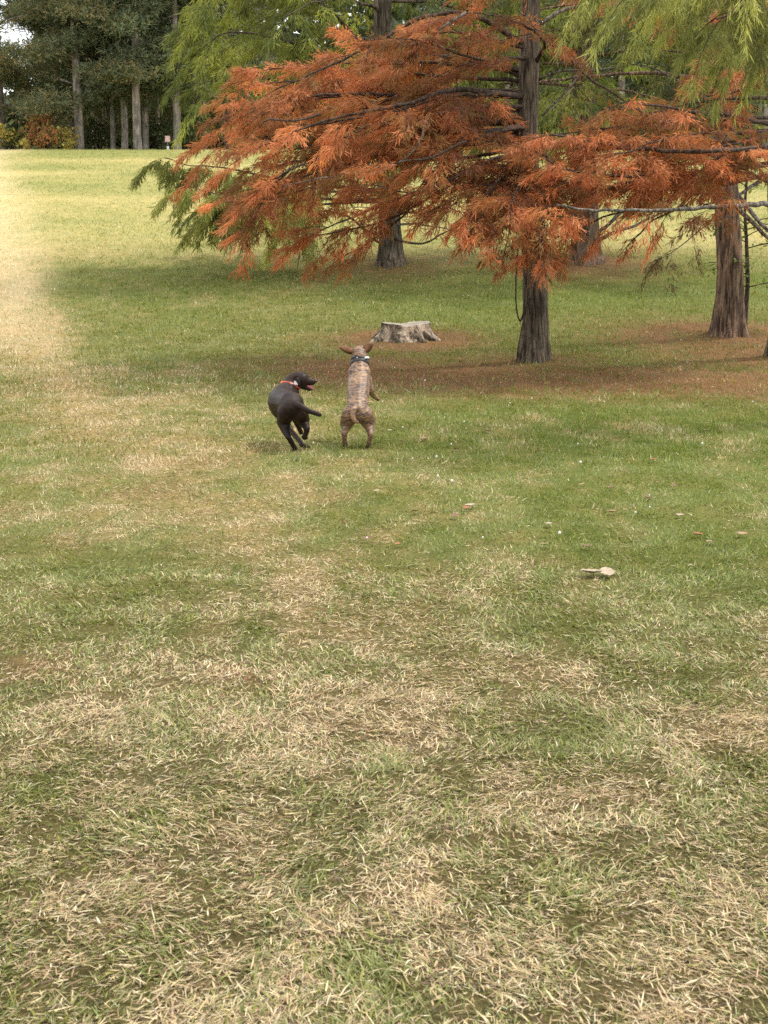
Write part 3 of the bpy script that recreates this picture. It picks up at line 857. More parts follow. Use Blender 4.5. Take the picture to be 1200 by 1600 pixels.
cypress('cypress_tree', 'E', [], 10, 0.2, M_BARK, NEARG, limbsE,
        'bright green bald cypress whose feathery boughs hang into the top right corner', base=(EX, EY, ez), seed=21, hi_pal=NEARG,
        trunk_pts=[(EX, EY, ez - 0.1, 0.21), (EX, EY, ez + 1.5, 0.18), (EX + 0.03, EY, ez + 4, 0.15)],
        auto=dict(z0=4.4, dz=0.24, len=2.9, r=0.035, hid=0.35), K=9, wid=0.0062, spray=0.12, hang=1.6, density=1.4)


# sapling beside the reddish trunk
def sapling():
    b = on_ground(1163, 512)
    rt = empty('sapling', b)
    tag(rt, 'thin young tree growing close beside the thick reddish trunk', 'sapling')
    a = Acc()
    P = catmull([b - [0, 0, .05], at(1168, 440, b[1]), at(1166, 370, b[1]), at(1164, 320, b[1]), at(1170, 250, b[1])], 0.08)
    a.tube(P, np.linspace(0.035, 0.014, len(P)), 8, 0.15)
    r_ = np.random.default_rng(4)
    tips = []
    for k in range(22):
        i = int(len(P) * (0.22 + 0.75 * r_.random())); i = min(i, len(P) - 2)
        az = r_.random() * 6.28; l = 0.35 + 0.6 * r_.random()
        q = np.linspace(0, 1, 6)[:, None]
        pp = P[i] + q * l * np.array([math.cos(az), math.sin(az), 0.35]) - np.array([0, 0, .25]) * q ** 2 * l
        a.tube(pp, np.linspace(0.008, 0.003, 6), 4)
        tips.append(pp)
    a.build('trunk', M_LIMB, rt, b)
    V = []; T = []
    for pp in tips:
        for k in range(26):
            c = pp[r_.integers(1, 6)] + r_.normal(0, 0.06, 3)
            d = r_.normal(0, 1, 3); d[2] = -abs(d[2]) * 0.5; d /= np.linalg.norm(d)
            s = np.cross(d, [0.1, 0.2, 1]); s /= np.linalg.norm(s)
            l = 0.05 + 0.04 * r_.random()
            V += [c, c + d * l * .5 + s * l * .3, c + d * l, c + d * l * .5 - s * l * .3]
            T.append([(0.07, 0.15, 0.03), (0.11, 0.19, 0.04), (0.22, 0.20, 0.04)][r_.integers(0, 3)])
    fast_mesh('crown', V, np.arange(len(V)), np.full(len(V) // 4, 4), M_LEAF, rt, tint=T, origin=b)


sapling()


# ------------------------------------------------------------------ hanging vine and dead twigs
def vine():
    b = at(808, 395, DA - 0.15)
    rt = Acc()
    P = catmull([at(812, 372, DA), at(808, 400, DA - .1), at(806, 440, DA - .1), at(808, 480, DA - .12), at(813, 503, DA - .15), at(818, 490, DA - .17), at(830, 465, DA - .19)], 0.04)
    rt.tube(wander(P, 0.003, 5), 0.009, 5, 0.4)
    rt.tube(catmull([at(828, 462, DA - .19), at(818, 500, DA - .2), at(812, 530, DA - .24), at(808, 556, DA - .28)], 0.04), 0.008, 5, 0.3)
    o = rt.build('vine', M_LIMB, None, b)
    o.location = b
    tag(o, 'thin dark vine hanging down beside the slim grey trunk', 'vine')


vine()


# ------------------------------------------------------------------ pines on the crest
PINEC = [(0.17, 0.20, 0.11), (0.13, 0.16, 0.085), (0.095, 0.12, 0.07), (0.17, 0.165, 0.08)]
PINEB = [(0.23, 0.18, 0.085), (0.19, 0.18, 0.085), (0.14, 0.165, 0.08), (0.10, 0.13, 0.07)]


def pine_meshes(seed, H, r0, z0, pal, blen, n_br):
    r_ = np.random.default_rng(seed)
    pts = [(0, 0, -0.3), (0, 0, 2), (0.05 * r_.normal(), 0.05, 5), (0.1 * r_.normal(), 0, 9), (0.1 * r_.normal(), 0, H)]
    rad = [r0 * 1.1, r0, r0 * .85, r0 * .62, 0.04]
    br = Acc(); fol = Foliage()
    for k in range(n_br):
        f = k / n_br
        z = z0 + (H - z0 - 0.5) * f
        az = k * 2.4 + r_.normal(0, 0.4)
        l = blen * (1 - 0.75 * f) * (0.55 + 0.6 * r_.random())
        q = np.linspace(0, 1, 7)[:, None]
        hd = np.array([math.cos(az), math.sin(az), 0])
        e = r_.normal(0.02, 0.22)
        P = np.array([0, 0, z]) + hd * l * q + np.array([0, 0, 1.0]) * l * (e * q - 0.18 * q ** 2)
        P = wander(P, 0.06, seed * 99 + k)
        br.tube(P, np.linspace(0.055, 0.015, 7), 5, 0.2)
        nc = int(5 + l * 3.2)
        for c in range(nc):
            t = 0.28 + 0.72 * r_.random()
            i = min(int(t * 6), 5)
            ctr = P[i] + (P[i + 1] - P[i]) * (t * 6 - i) + np.array([r_.normal(0, .34), r_.normal(0, .34), r_.normal(0.05, .16)])
            n = 62
            o = ctr + r_.normal(0, 1, (n, 3)) * np.array([0.30, 0.30, 0.12])
            d = (o - ctr) * 1.6 + r_.normal(0, 0.2, (n, 3)); d[:, 2] += 0.12
            cc = np.array(pal)[r_.integers(0, len(pal), n)] * (0.8 + 0.5 * r_.random()) * (0.75 + 0.5 * r_.random((n, 1)))
            fol.add(o, d, 0.20 + 0.12 * r_.random(n), cc)
    tr = make_trunk('trunk', pts, rad, M_PBARK, None, None, flare=0.25, nseg=16, seed=seed, ridge=0.03, extra=br)
    c = fol.build('crown', M_PINE, None, None, K=4, wid=0.034, spread=0.6)
    return [tr, c]


def pines():
    kinds = [pine_meshes(31, 19, 0.135, 2.7, PINEC, 3.2, 38), pine_meshes(32, 21, 0.165, 4.6, PINEC, 3.2, 34), pine_meshes(33, 18, 0.18, 1.6, PINEB, 4.2, 40), pine_meshes(34, 20, 0.08, 5.0, PINEC, 2.2, 22)]
    # px of trunk, depth, kind, scale, label
    L = [(137, 66.5, 2, 1.0, 'broad olive brown pine with low boughs, left of the row of bare pine trunks'),
         (128, 71, 0, 1.0, 'pine whose narrow trunk shows just left of the low boughed pine trunk'),
         (18, 69, 2, 1.05, 'pine with rusty olive boughs against the white sky at the left edge'),
         (176, 74, 3, 1.2, 'thin pale trunked pine left of the close cluster of pine trunks'),
         (188, 68, 0, 0.78, 'pine with the leftmost trunk of the tight cluster on the crest'),
         (206, 67.5, 1, 0.85, 'stout pine in the middle of the tight cluster on the crest'),
         (225, 66, 1, 1.0, 'thickest pine trunk of the cluster on the crest'),
         (238, 68, 0, 0.95, 'pine just right of the thickest trunk on the crest'),
         (257, 73, 3, 1.0, 'slender dark pine left of the small sign post'),
         (286, 67, 0, 1.15, 'tall straight pine just right of the small sign post'),
         (170, 77, 2, 0.9, 'low boughed olive pine filling in behind the thin pale trunk'), (268, 78, 2, 0.95, 'low boughed olive pine behind the small sign post'),
         (160, 84, 1, 1.1, 'dark pine in the second row, filling the gap left of the trunk cluster'), (275, 84, 0, 1.2, 'dark pine in the second row, seen behind the small sign post'), (305, 78, 1, 1.0, 'pine just right of the tall straight pine, against the green cypress'), (325, 70, 0, 1.0, 'pine half hidden behind the left edge of the yellow green cypress'),
         (365, 80, 2, 0.9, 'rusty pine mostly hidden behind the yellow green cypress'), (785, 72, 1, 0.9, 'pale pine trunk seen far off in the gap left of the slim grey trunk'), (880, 80, 0, 1, 'far pine seen right of the slim grey trunk'), (960, 74, 1, 1, 'far pine seen between the slim grey trunk and the thick reddish one'), (1070, 78, 2, 1, 'far rusty pine just left of the thick reddish trunk'), (1180, 72, 0, 1, 'far pine at the right edge beyond the thick reddish trunk'), (690, 80, 0, 0.9, 'far pine behind the orange crown, left of the pale far trunk')]
    used = set()
    for (px, y, k, s, lab) in L:
        x = (px - 600) / FPX * y * 1.0
        z = float(gz(x, y))
        rt = empty('pine_tree', (x, y, z), random.random() * 6.28)
        rt.scale = (s, s, s)
        tag(rt, lab or 'tall dark pine standing deep in the shaded wood beyond the crest', 'tree', 'pines along the crest')
        for m in kinds[k]:
            if k in used:
                c = m.copy(); COL.objects.link(c)
            else:
                c = m
            c.parent = rt
        used.add(k)
    # far dark wood behind
    n = 130000
    x = rng.uniform(-60, 60, n); y = 96 + 16 * rng.random(n)
    px = 600 + x / y * FPX
    top = np.where(px < 75, 3.2, np.where(px < 400, 18, 9.5)) + 3.5 * noise(x * 0.45 + 3, y * 0.1)
    z = 4.3 + rng.random(n) ** 1.25 * top
    m = 45000
    x[:m] = rng.uniform(-48, 48, m); y[:m] = 90 + 6 * rng.random(m); z[:m] = 4.6 + 3.6 * rng.random(m) ** 1.2
    V = np.stack([x, y, z], 1)
    d = rng.normal(0, 1, (n, 3)); d /= np.linalg.norm(d, axis=1)[:, None]
    s_ = np.cross(d, rng.normal(0, 1, (n, 3))); s_ /= np.linalg.norm(s_, axis=1)[:, None]
    l = (0.28 + 0.25 * rng.random(n))[:, None]
    V = np.stack([V - d * l, V + s_ * l * .5, V + d * l, V - s_ * l * .5], 1).reshape(-1, 3)
    c = pick([(0.07, 0.09, 0.04), (0.05, 0.065, 0.03), (0.10, 0.11, 0.04), (0.08, 0.11, 0.045)], n) * (0.7 + 0.6 * rng.random((n, 1)))
    o = fast_mesh('woodland', V, np.arange(n * 4), np.full(n, 4), M_PINE, tint=c)
    tag(o, 'dark far wood behind the pines', 'wood', kind='stuff')


pines()


# ------------------------------------------------------------------ low shrubs in autumn colour under the pines
def shrub(px, y, h, wd, pal, label):
    x = (px - 600) / FPX * y
    b = np.array([x, y, float(gz(x, y))])
    rt = empty('shrub', b)
    tag(rt, label, 'shrub', 'shrubs under the pines')
    r_ = np.random.default_rng(int(px * 7 + y))
    a = Acc()
    V = []; T = []
    for k in range(9):
        az = r_.random() * 6.28; rr = wd * 0.5 * r_.random()
        q = np.linspace(0, 1, 5)[:, None]
        P = b + q * np.array([rr * math.cos(az), rr * math.sin(az), h * (0.7 + 0.3 * r_.random())])
        a.tube(P, np.linspace(0.03, 0.008, 5), 4)
    a.build('stem', M_LIMB, rt, b)
    n = int(1100 * h * wd / 2)
    cl = r_.random((14, 3)) * np.array([wd, wd, h * .8]) - np.array([wd / 2, wd / 2, -h * .15])
    for k in range(n):
        c = b + cl[r_.integers(0, 14)] + r_.normal(0, 1, 3) * np.array([.22, .22, .2]) * min(1, h / 1.5)
        c[2] = max(c[2], b[2] + 0.05)
        d = r_.normal(0, 1, 3); d /= np.linalg.norm(d)
        s = np.cross(d, r_.normal(0, 1, 3)); s /= np.linalg.norm(s)
        l = 0.10 + 0.08 * r_.random()
        V += [c, c + d * l * .5 + s * l * .35, c + d * l, c + d * l * .5 - s * l * .35]
        T.append(np.array(pal[r_.integers(0, len(pal))]) * (0.7 + 0.6 * r_.random()))
    fast_mesh('foliage', V, np.arange(len(V)), np.full(len(V) // 4, 4), M_LEAF, rt, tint=T, origin=b)


YEL = [(0.46, 0.38, 0.09), (0.34, 0.32, 0.09), (0.52, 0.36, 0.09)]
ORA = [(0.60, 0.27, 0.12), (0.52, 0.22, 0.10), (0.42, 0.28, 0.09), (0.25, 0.21, 0.07)]
OLV = [(0.15, 0.16, 0.04), (0.12, 0.14, 0.04), (0.20, 0.17, 0.05)]
shrub(8, 64.5, 1.0, 1.0, YEL, 'small yellow shrub at the left edge of the crest')
shrub(36, 65, 0.7, 0.9, OLV, 'low olive shrub between the yellow one and the orange one')
shrub(76, 66.5, 1.9, 0.8, ORA, 'tall slender shrub with orange autumn leaves under the pines')
shrub(90, 65, 0.9, 0.7, ORA, 'low salmon orange shrub at the foot of the tall one')
shrub(112, 65.5, 0.9, 0.8, YEL, 'yellow green shrub left of the low boughed pine trunk')
DKG = [(0.07, 0.10, 0.04), (0.10, 0.13, 0.05), (0.13, 0.13, 0.05)]
shrub(165, 70, 1.6, 1.4, DKG, 'dark green shrub between the low boughed pine and the trunk cluster')
shrub(249, 69, 1.3, 1.5, DKG, 'dark green shrub between the trunk cluster and the sign post')
shrub(303, 68, 1.8, 1.6, DKG, 'dark green shrub right of the tall straight pine')
shrub(50, 63.8, 0.35, 0.5, YEL, 'tiny yellow shrub on the brow of the crest')


# ------------------------------------------------------------------ small sign post on the crest
def sign():
    y = 64.0; x = (271 - 600) / FPX * y
    z = float(gz(x, y))
    rt = empty('sign_post', (x, y, z))
    tag(rt, 'small pale pinkish sign on a post among the pines on the crest', 'sign')
    a = Acc(); a.tube([(0, 0, -.1), (0, 0, 0.16)], 0.05, 8); a.build('base', plain_mat('post_base', (0.45, 0.44, 0.42)), rt)
    a = Acc(); a.tube([(0, 0.02, 0.1), (0, 0.02, 0.52)], 0.018, 8); a.build('post', plain_mat('post_metal', (0.16, 0.15, 0.14)), rt)
    bm = bmesh.new(); bmesh.ops.create_cube(bm, size=1)
    bmesh.ops.scale(bm, vec=(0.20, 0.02, 0.24), verts=bm.verts)
    bmesh.ops.translate(bm, vec=(0, -0.01, 0.45), verts=bm.verts)
    bmesh.ops.bevel(bm, geom=bm.edges[:], offset=0.008, segments=2)
    me = bpy.data.meshes.new('panel'); bm.to_mesh(me); bm.free()
    me.materials.append(plain_mat('sign_face', (0.50, 0.33, 0.30), 0.5, 0.3, 8))
    o = bpy.data.objects.new('panel', me); COL.objects.link(o); o.parent = rt


sign()


# ------------------------------------------------------------------ stump
def stump():
    b = BASE['S']
    rt = empty('tree_stump', b)
    tag(rt, 'low weathered grey tree stump with a flat cut top and spreading roots', 'stump')
    n = 96; th = np.arange(n) * 2 * math.pi / n
    rows = []
    top = 0.185
    rt_top = 0.27
    hs = np.concatenate([np.linspace(-0.12, 0.04, 8), np.linspace(0.055, top, 14)])
    lob = 0.5 * np.cos(5 * th + 0.6) + 0.3 * np.cos(8 * th + 2) + 0.25 * np.cos(3 * th)
    V = []
    for h in hs:
        f = np.exp(-max(h, 0) / 0.085)
        cr = noise(th / (2 * math.pi) * 30, np.full(n, h * 3), 30)
        cr2 = noise(th / (2 * math.pi) * 60, np.full(n, h * 6 + 9), 60)
        r = rt_top * (1 + 0.05 * lob) * (1 + 0.06 * (top - h) / top) + f * 0.07 * (1 + 0.9 * lob) - max(0, -h) * -0.8
        r = r * (1 + 0.22 * (cr - 0.5) + 0.08 * (cr2 - 0.5))
        zz = np.full(n, h) + (0.018 * np.sin(th * 2 + 1) + 0.022 * (noise(th / (2 * math.pi) * 24, 3 + 0 * th, 24) - 0.5)) * (h > top - 0.02)
        V.append(np.stack([r * np.cos(th) * 1.05, r * np.sin(th), zz], 1))
    m = len(hs)
    V = np.concatenate(V)
    i = np.arange(m - 1)[:, None] * n; j = np.arange(n)[None, :]; k = (j + 1) % n
    q = np.stack([i + j, i + k, i + n + k, i + n + j], -1).reshape(-1, 4)
    fast_mesh('bark', V, q.ravel(), np.full(len(q), 4), bark_mat('stump_bark', (0.05, 0.036, 0.028), (0.56, 0.47, 0.37), 12, 0.3, 0.05), rt, smooth=True)
    # cut top
    Rr = V[(m - 1) * n:]
    P = [np.array([0, 0, top - 0.005])]; F = []
    fr = [0.25, 0.5, 0.75, 0.93, 0.995]
    vv = [[0, 0, top - 0.012]]
    for f in fr:
        for p in Rr:
            vv.append([p[0] * f, p[1] * f, (top - 0.012) * (1 - f) + (p[2] + 0.001) * f + 0.006 * (random.random() - .5) * (f < 0.9)])
    loops = []; sz = []
    for a in range(n):
        loops += [0, 1 + a, 1 + (a + 1) % n]; sz.append(3)
    for r_ in range(len(fr) - 1):
        for a in range(n):
            a2 = (a + 1) % n
            loops += [1 + r_ * n + a, 1 + (r_ + 1) * n + a, 1 + (r_ + 1) * n + a2, 1 + r_ * n + a2]; sz.append(4)
    mt, t, o = new_mat('cut_wood')
    tc = N(t, 'ShaderNodeTexCoord')
    wv = N(t, 'ShaderNodeTexWave', wave_type='RINGS', rings_direction='Z'); wv.inputs['Scale'].default_value = 16; wv.inputs['Distortion'].default_value = 2.5
    ns = N(t, 'ShaderNodeTexNoise'); ns.inputs['Scale'].default_value = 9; ns.inputs['Detail'].default_value = 6
    t.links.new(tc.outputs['Object'], wv.inputs[0]); t.links.new(tc.outputs['Object'], ns.inputs[0])
    ad = N(t, 'ShaderNodeMix', data_type='RGBA'); ad.inputs['Factor'].default_value = 0.6
    t.links.new(wv.outputs['Color'], ad.inputs['A']); t.links.new(ns.outputs[0], ad.inputs['B'])
    cr = N(t, 'ShaderNodeValToRGB')
    cr.color_ramp.elements[0].position = 0.25; cr.color_ramp.elements[0].color = (0.13, 0.11, 0.085, 1)
    cr.color_ramp.elements[1].position = 0.7; cr.color_ramp.elements[1].color = (0.40, 0.35, 0.27, 1)
    t.links.new(ad.outputs['Result'], cr.inputs[0])
    p = N(t, 'ShaderNodeBsdfPrincipled'); p.inputs['Roughness'].default_value = 0.9
    t.links.new(cr.outputs[0], p.inputs['Base Color']); t.links.new(p.outputs[0], o.inputs[0])
    fast_mesh('cut_face', vv, loops, sz, mt, rt)
    # roots
    r_ = np.random.default_rng(3)
    for az, l in ((0.2, 0.25), (-0.6, 0.22), (3.3, 0.26), (4.3, 0.2), (5.1, 0.22)):
        a = Acc()
        q_ = np.linspace(0, 1, 8)
        pts = [np.array([math.cos(az + 0.3 * q) * (0.25 + l * q), math.sin(az + 0.3 * q) * (0.25 + l * q), 0]) for q in q_]
        pts = np.array(pts)
        pts[:, 2] = gz(pts[:, 0] + b[0], pts[:, 1] + b[1]) - b[2] + 0.075 * (1 - q_) - 0.035 * q_
        a.tube(pts, np.linspace(0.07, 0.018, 8), 9, 0.3)
        a.build('root', M_BARK, rt)


stump()


# ------------------------------------------------------------------ dogs
def blob_body(name, chains, ells, mat, parent, voxel=0.0062, smooth=5):
    """chains: lists of (x,y,z,r) swept spheres; one continuous surface by voxel remesh"""
    bm = bmesh.new()

    def ball(c, rad, rot=None):
        ret = bmesh.ops.create_icosphere(bm, subdivisions=2, radius=1.0)
        Mx = Matrix.Translation(Vector(c))
        if rot is not None: Mx = Mx @ rot
        Mx = Mx @ Matrix.Diagonal((*([rad] * 3 if not isinstance(rad, (list, tuple)) else rad), 1))
        bmesh.ops.transform(bm, matrix=Mx, verts=ret['verts'])
    for ch in chains:
        for a, b in zip(ch[:-1], ch[1:]):
            a = np.array(a, float); b = np.array(b, float)
            d = np.linalg.norm(a[:3] - b[:3])
            n = max(2, int(d / (0.35 * min(a[3], b[3]))) + 1)
            for k in range(n + 1):
                p = a + (b - a) * k / n
                ball(p[:3], float(p[3]))
    for (c, rad, e) in ells:
        from mathutils import Euler
        ball(c, rad, Euler([R(v) for v in e]).to_matrix().to_4x4())
    me = bpy.data.meshes.new(name); bm.to_mesh(me); bm.free()
    o = bpy.data.objects.new(name, me); COL.objects.link(o)
    md = o.modifiers.new('r', 'REMESH'); md.mode = 'VOXEL'; md.voxel_size = voxel
    ms = o.modifiers.new('s', 'SMOOTH'); ms.factor = 0.5; ms.iterations = smooth
    dg = bpy.context.evaluated_depsgraph_get()
    me2 = bpy.data.meshes.new_from_object(o.evaluated_get(dg))
    o.modifiers.clear(); o.data = me2
    me2.name = name
    me2.polygons.foreach_set('use_smooth', np.ones(len(me2.polygons), bool))
    me2.materials.clear(); me2.materials.append(mat)
    o.parent = parent
    return o


def fur_mat_dark():
    m, t, o = new_mat('dark_coat')
    tc = N(t, 'ShaderNodeTexCoord')
    n1 = N(t, 'ShaderNodeTexNoise'); n1.inputs['Scale'].default_value = 9; n1.inputs['Detail'].default_value = 5; n1.inputs['Distortion'].default_value = 1.2
    t.links.new(tc.outputs['Object'], n1.inputs[0])
    cr = N(t, 'ShaderNodeValToRGB')
    cr.color_ramp.elements[0].position = 0.38; cr.color_ramp.elements[0].color = (0.012, 0.0075, 0.006, 1)
    cr.color_ramp.elements[1].position = 0.72; cr.color_ramp.elements[1].color = (0.034, 0.018, 0.012, 1)
    t.links.new(n1.outputs[0], cr.inputs[0])
    n2 = N(t, 'ShaderNodeTexNoise'); n2.inputs['Scale'].default_value = 260; n2.inputs['Detail'].default_value = 2
    t.links.new(tc.outputs['Object'], n2.inputs[0])
    p = N(t, 'ShaderNodeBsdfPrincipled'); p.inputs['Roughness'].default_value = 0.48; p.inputs['Specular IOR Level'].default_value = 0.16
    b = N(t, 'ShaderNodeBump'); b.inputs['Strength'].default_value = 0.35; b.inputs['Distance'].default_value = 0.003
    t.links.new(n2.outputs[0], b.inputs['Height']); t.links.new(b.outputs[0], p.inputs['Normal'])
    t.links.new(cr.outputs[0], p.inputs['Base Color'])
    t.links.new(p.outputs[0], o.inputs[0])
    return m


def fur_mat_brindle():
    m, t, o = new_mat('brindle_coat')
    tc = N(t, 'ShaderNodeTexCoord')
    mp = N(t, 'ShaderNodeMapping'); mp.inputs['Scale'].default_value = (0.24, 0.24, 1)
    mp.inputs['Rotation'].default_value = (R(-35), 0, 0)
    t.links.new(tc.outputs['Object'], mp.inputs[0])
    wv = N(t, 'ShaderNodeTexNoise'); wv.inputs['Scale'].default_value = 78; wv.inputs['Detail'].default_value = 4; wv.inputs['Roughness'].default_value = 0.6
    wv.inputs['Distortion'].default_value = 1.5
    t.links.new(mp.outputs[0], wv.inputs[0])
    cr = N(t, 'ShaderNodeValToRGB')
    cr.color_ramp.elements[0].position = 0.425; cr.color_ramp.elements[0].color = (0.048, 0.038, 0.035, 1)
    cr.color_ramp.elements[1].position = 0.58; cr.color_ramp.elements[1].color = (0.29, 0.175, 0.09, 1)
    e = cr.color_ramp.elements.new(0.48); e.color = (0.17, 0.105, 0.065, 1)
    t.links.new(wv.outputs[0], cr.inputs[0])
    n1 = N(t, 'ShaderNodeTexNoise'); n1.inputs['Scale'].default_value = 7; n1.inputs['Detail'].default_value = 3
    t.links.new(tc.outputs['Object'], n1.inputs[0])
    c1 = N(t, 'ShaderNodeValToRGB')
    c1.color_ramp.elements[0].position = 0.38; c1.color_ramp.elements[0].color = (0.72, 0.66, 0.62, 1)
    c1.color_ramp.elements[1].position = 0.6; c1.color_ramp.elements[1].color = (1.1, 1.05, 1.0, 1)
    t.links.new(n1.outputs[0], c1.inputs[0])
    mx = N(t, 'ShaderNodeMix', data_type='RGBA', blend_type='MULTIPLY'); mx.inputs['Factor'].default_value = 1
    t.links.new(cr.outputs[0], mx.inputs['A']); t.links.new(c1.outputs[0], mx.inputs['B'])
    n2 = N(t, 'ShaderNodeTexNoise'); n2.inputs['Scale'].default_value = 260; n2.inputs['Detail'].default_value = 2
    t.links.new(tc.outputs['Object'], n2.inputs[0])
    p = N(t, 'ShaderNodeBsdfPrincipled'); p.inputs['Roughness'].default_value = 0.5; p.inputs['Specular IOR Level'].default_value = 0.4
    b = N(t, 'ShaderNodeBump'); b.inputs['Strength'].default_value = 0.35; b.inputs['Distance'].default_value = 0.003
    t.links.new(n2.outputs[0], b.inputs['Height']); t.links.new(b.outputs[0], p.inputs['Normal'])
    t.links.new(mx.outputs['Result'], p.inputs['Base Color'])
    t.links.new(p.outputs[0], o.inputs[0])
    return m


def band(name, c, axis, r, wdt, thick, mat, parent, stretch=(1, 1), smooth=True):
    """a flat strap ring round an axis"""
    ax = Vector(axis).normalized(); q = ax.to_track_quat('Z', 'Y').to_matrix()
    n = 36; V = []; loops = []; sz = []
    prof = [(-wdt / 2, 0), (-wdt / 2, thick), (wdt / 2, thick), (wdt / 2, 0)]
    for i in range(n):
        a = i * 2 * math.pi / n
        for (h, t_) in prof:
            V.append(Vector(c) + q @ Vector((math.cos(a) * (r * stretch[0] + t_), math.sin(a) * (r * stretch[1] + t_), h)))
    for i in range(n):
        for k in range(4):
            loops += [i * 4 + k, i * 4 + (k + 1) % 4, ((i + 1) % n) * 4 + (k + 1) % 4, ((i + 1) % n) * 4 + k]; sz.append(4)
    return fast_mesh(name, [tuple(v) for v in V], loops, sz, mat, parent)


def box(name, c, size, mat, parent, rot=(0, 0, 0), bev=0.002):
    bm = bmesh.new(); bmesh.ops.create_cube(bm, size=1)
    bmesh.ops.scale(bm, vec=size, verts=bm.verts)
    bmesh.ops.bevel(bm, geom=bm.edges[:], offset=bev, segments=2, affect='EDGES')
    me = bpy.data.meshes.new(name); bm.to_mesh(me); bm.free(); me.materials.append(mat)
    o = bpy.data.objects.new(name, me); COL.objects.link(o); o.location = c; o.rotation_euler = [R(a) for a in rot]; o.parent = parent
    return o


def ball_obj(name, c, r, mat, parent):
    bm = bmesh.new(); bmesh.ops.create_uvsphere(bm, u_segments=16, v_segments=10, radius=r)
    me = bpy.data.meshes.new(name); bm.to_mesh(me); bm.free(); me.materials.append(mat)
    me.polygons.foreach_set('use_smooth', np.ones(len(me.polygons), bool))
    o = bpy.data.objects.new(name, me); COL.objects.link(o); o.location = c; o.parent = parent
    return o


M_EYE = plain_mat('eye', (0.012, 0.008, 0.006), 0.08, 0.1, 5, 0.8)
M_NOSE = plain_mat('nose', (0.012, 0.011, 0.011), 0.3, 0.1, 5, 0.6)


def ear_mesh(name, base, tip, side, wdt, mat, parent, bend=0.01):
    """thin but solid leaf-shaped flap from base to tip, 'side' is its width direction"""
    base = np.array(base, float); tip = np.array(tip, float); side = np.array(side, float); side /= np.linalg.norm(side)
    ax = tip - base; nrm = np.cross(ax, side); nrm /= np.linalg.norm(nrm)
    n = 9; V = []
    for i in range(n):
        t = i / (n - 1)
        w_ = wdt * (0.55 + 0.9 * t - 1.42 * t * t) ; w_ = max(w_, 0.004)
        c = base + ax * t + nrm * bend * math.sin(t * math.pi)
        for s_, h in ((-1, 0), (0, 1), (1, 0), (0, -0.2)):
            V.append(c + side * w_ * s_ * 0.5 + nrm * 0.005 * h)
    loops = []; sz = []
    for i in range(n - 1):
        for k in range(4):
            loops += [i * 4 + k, i * 4 + (k + 1) % 4, (i + 1) * 4 + (k + 1) % 4, (i + 1) * 4 + k]; sz.append(4)
    loops += [0, 1, 2, 3]; sz.append(4); loops += [(n - 1) * 4 + k for k in (3, 2, 1, 0)]; sz.append(4)
    return fast_mesh(name, V, loops, sz, mat, parent, smooth=True)


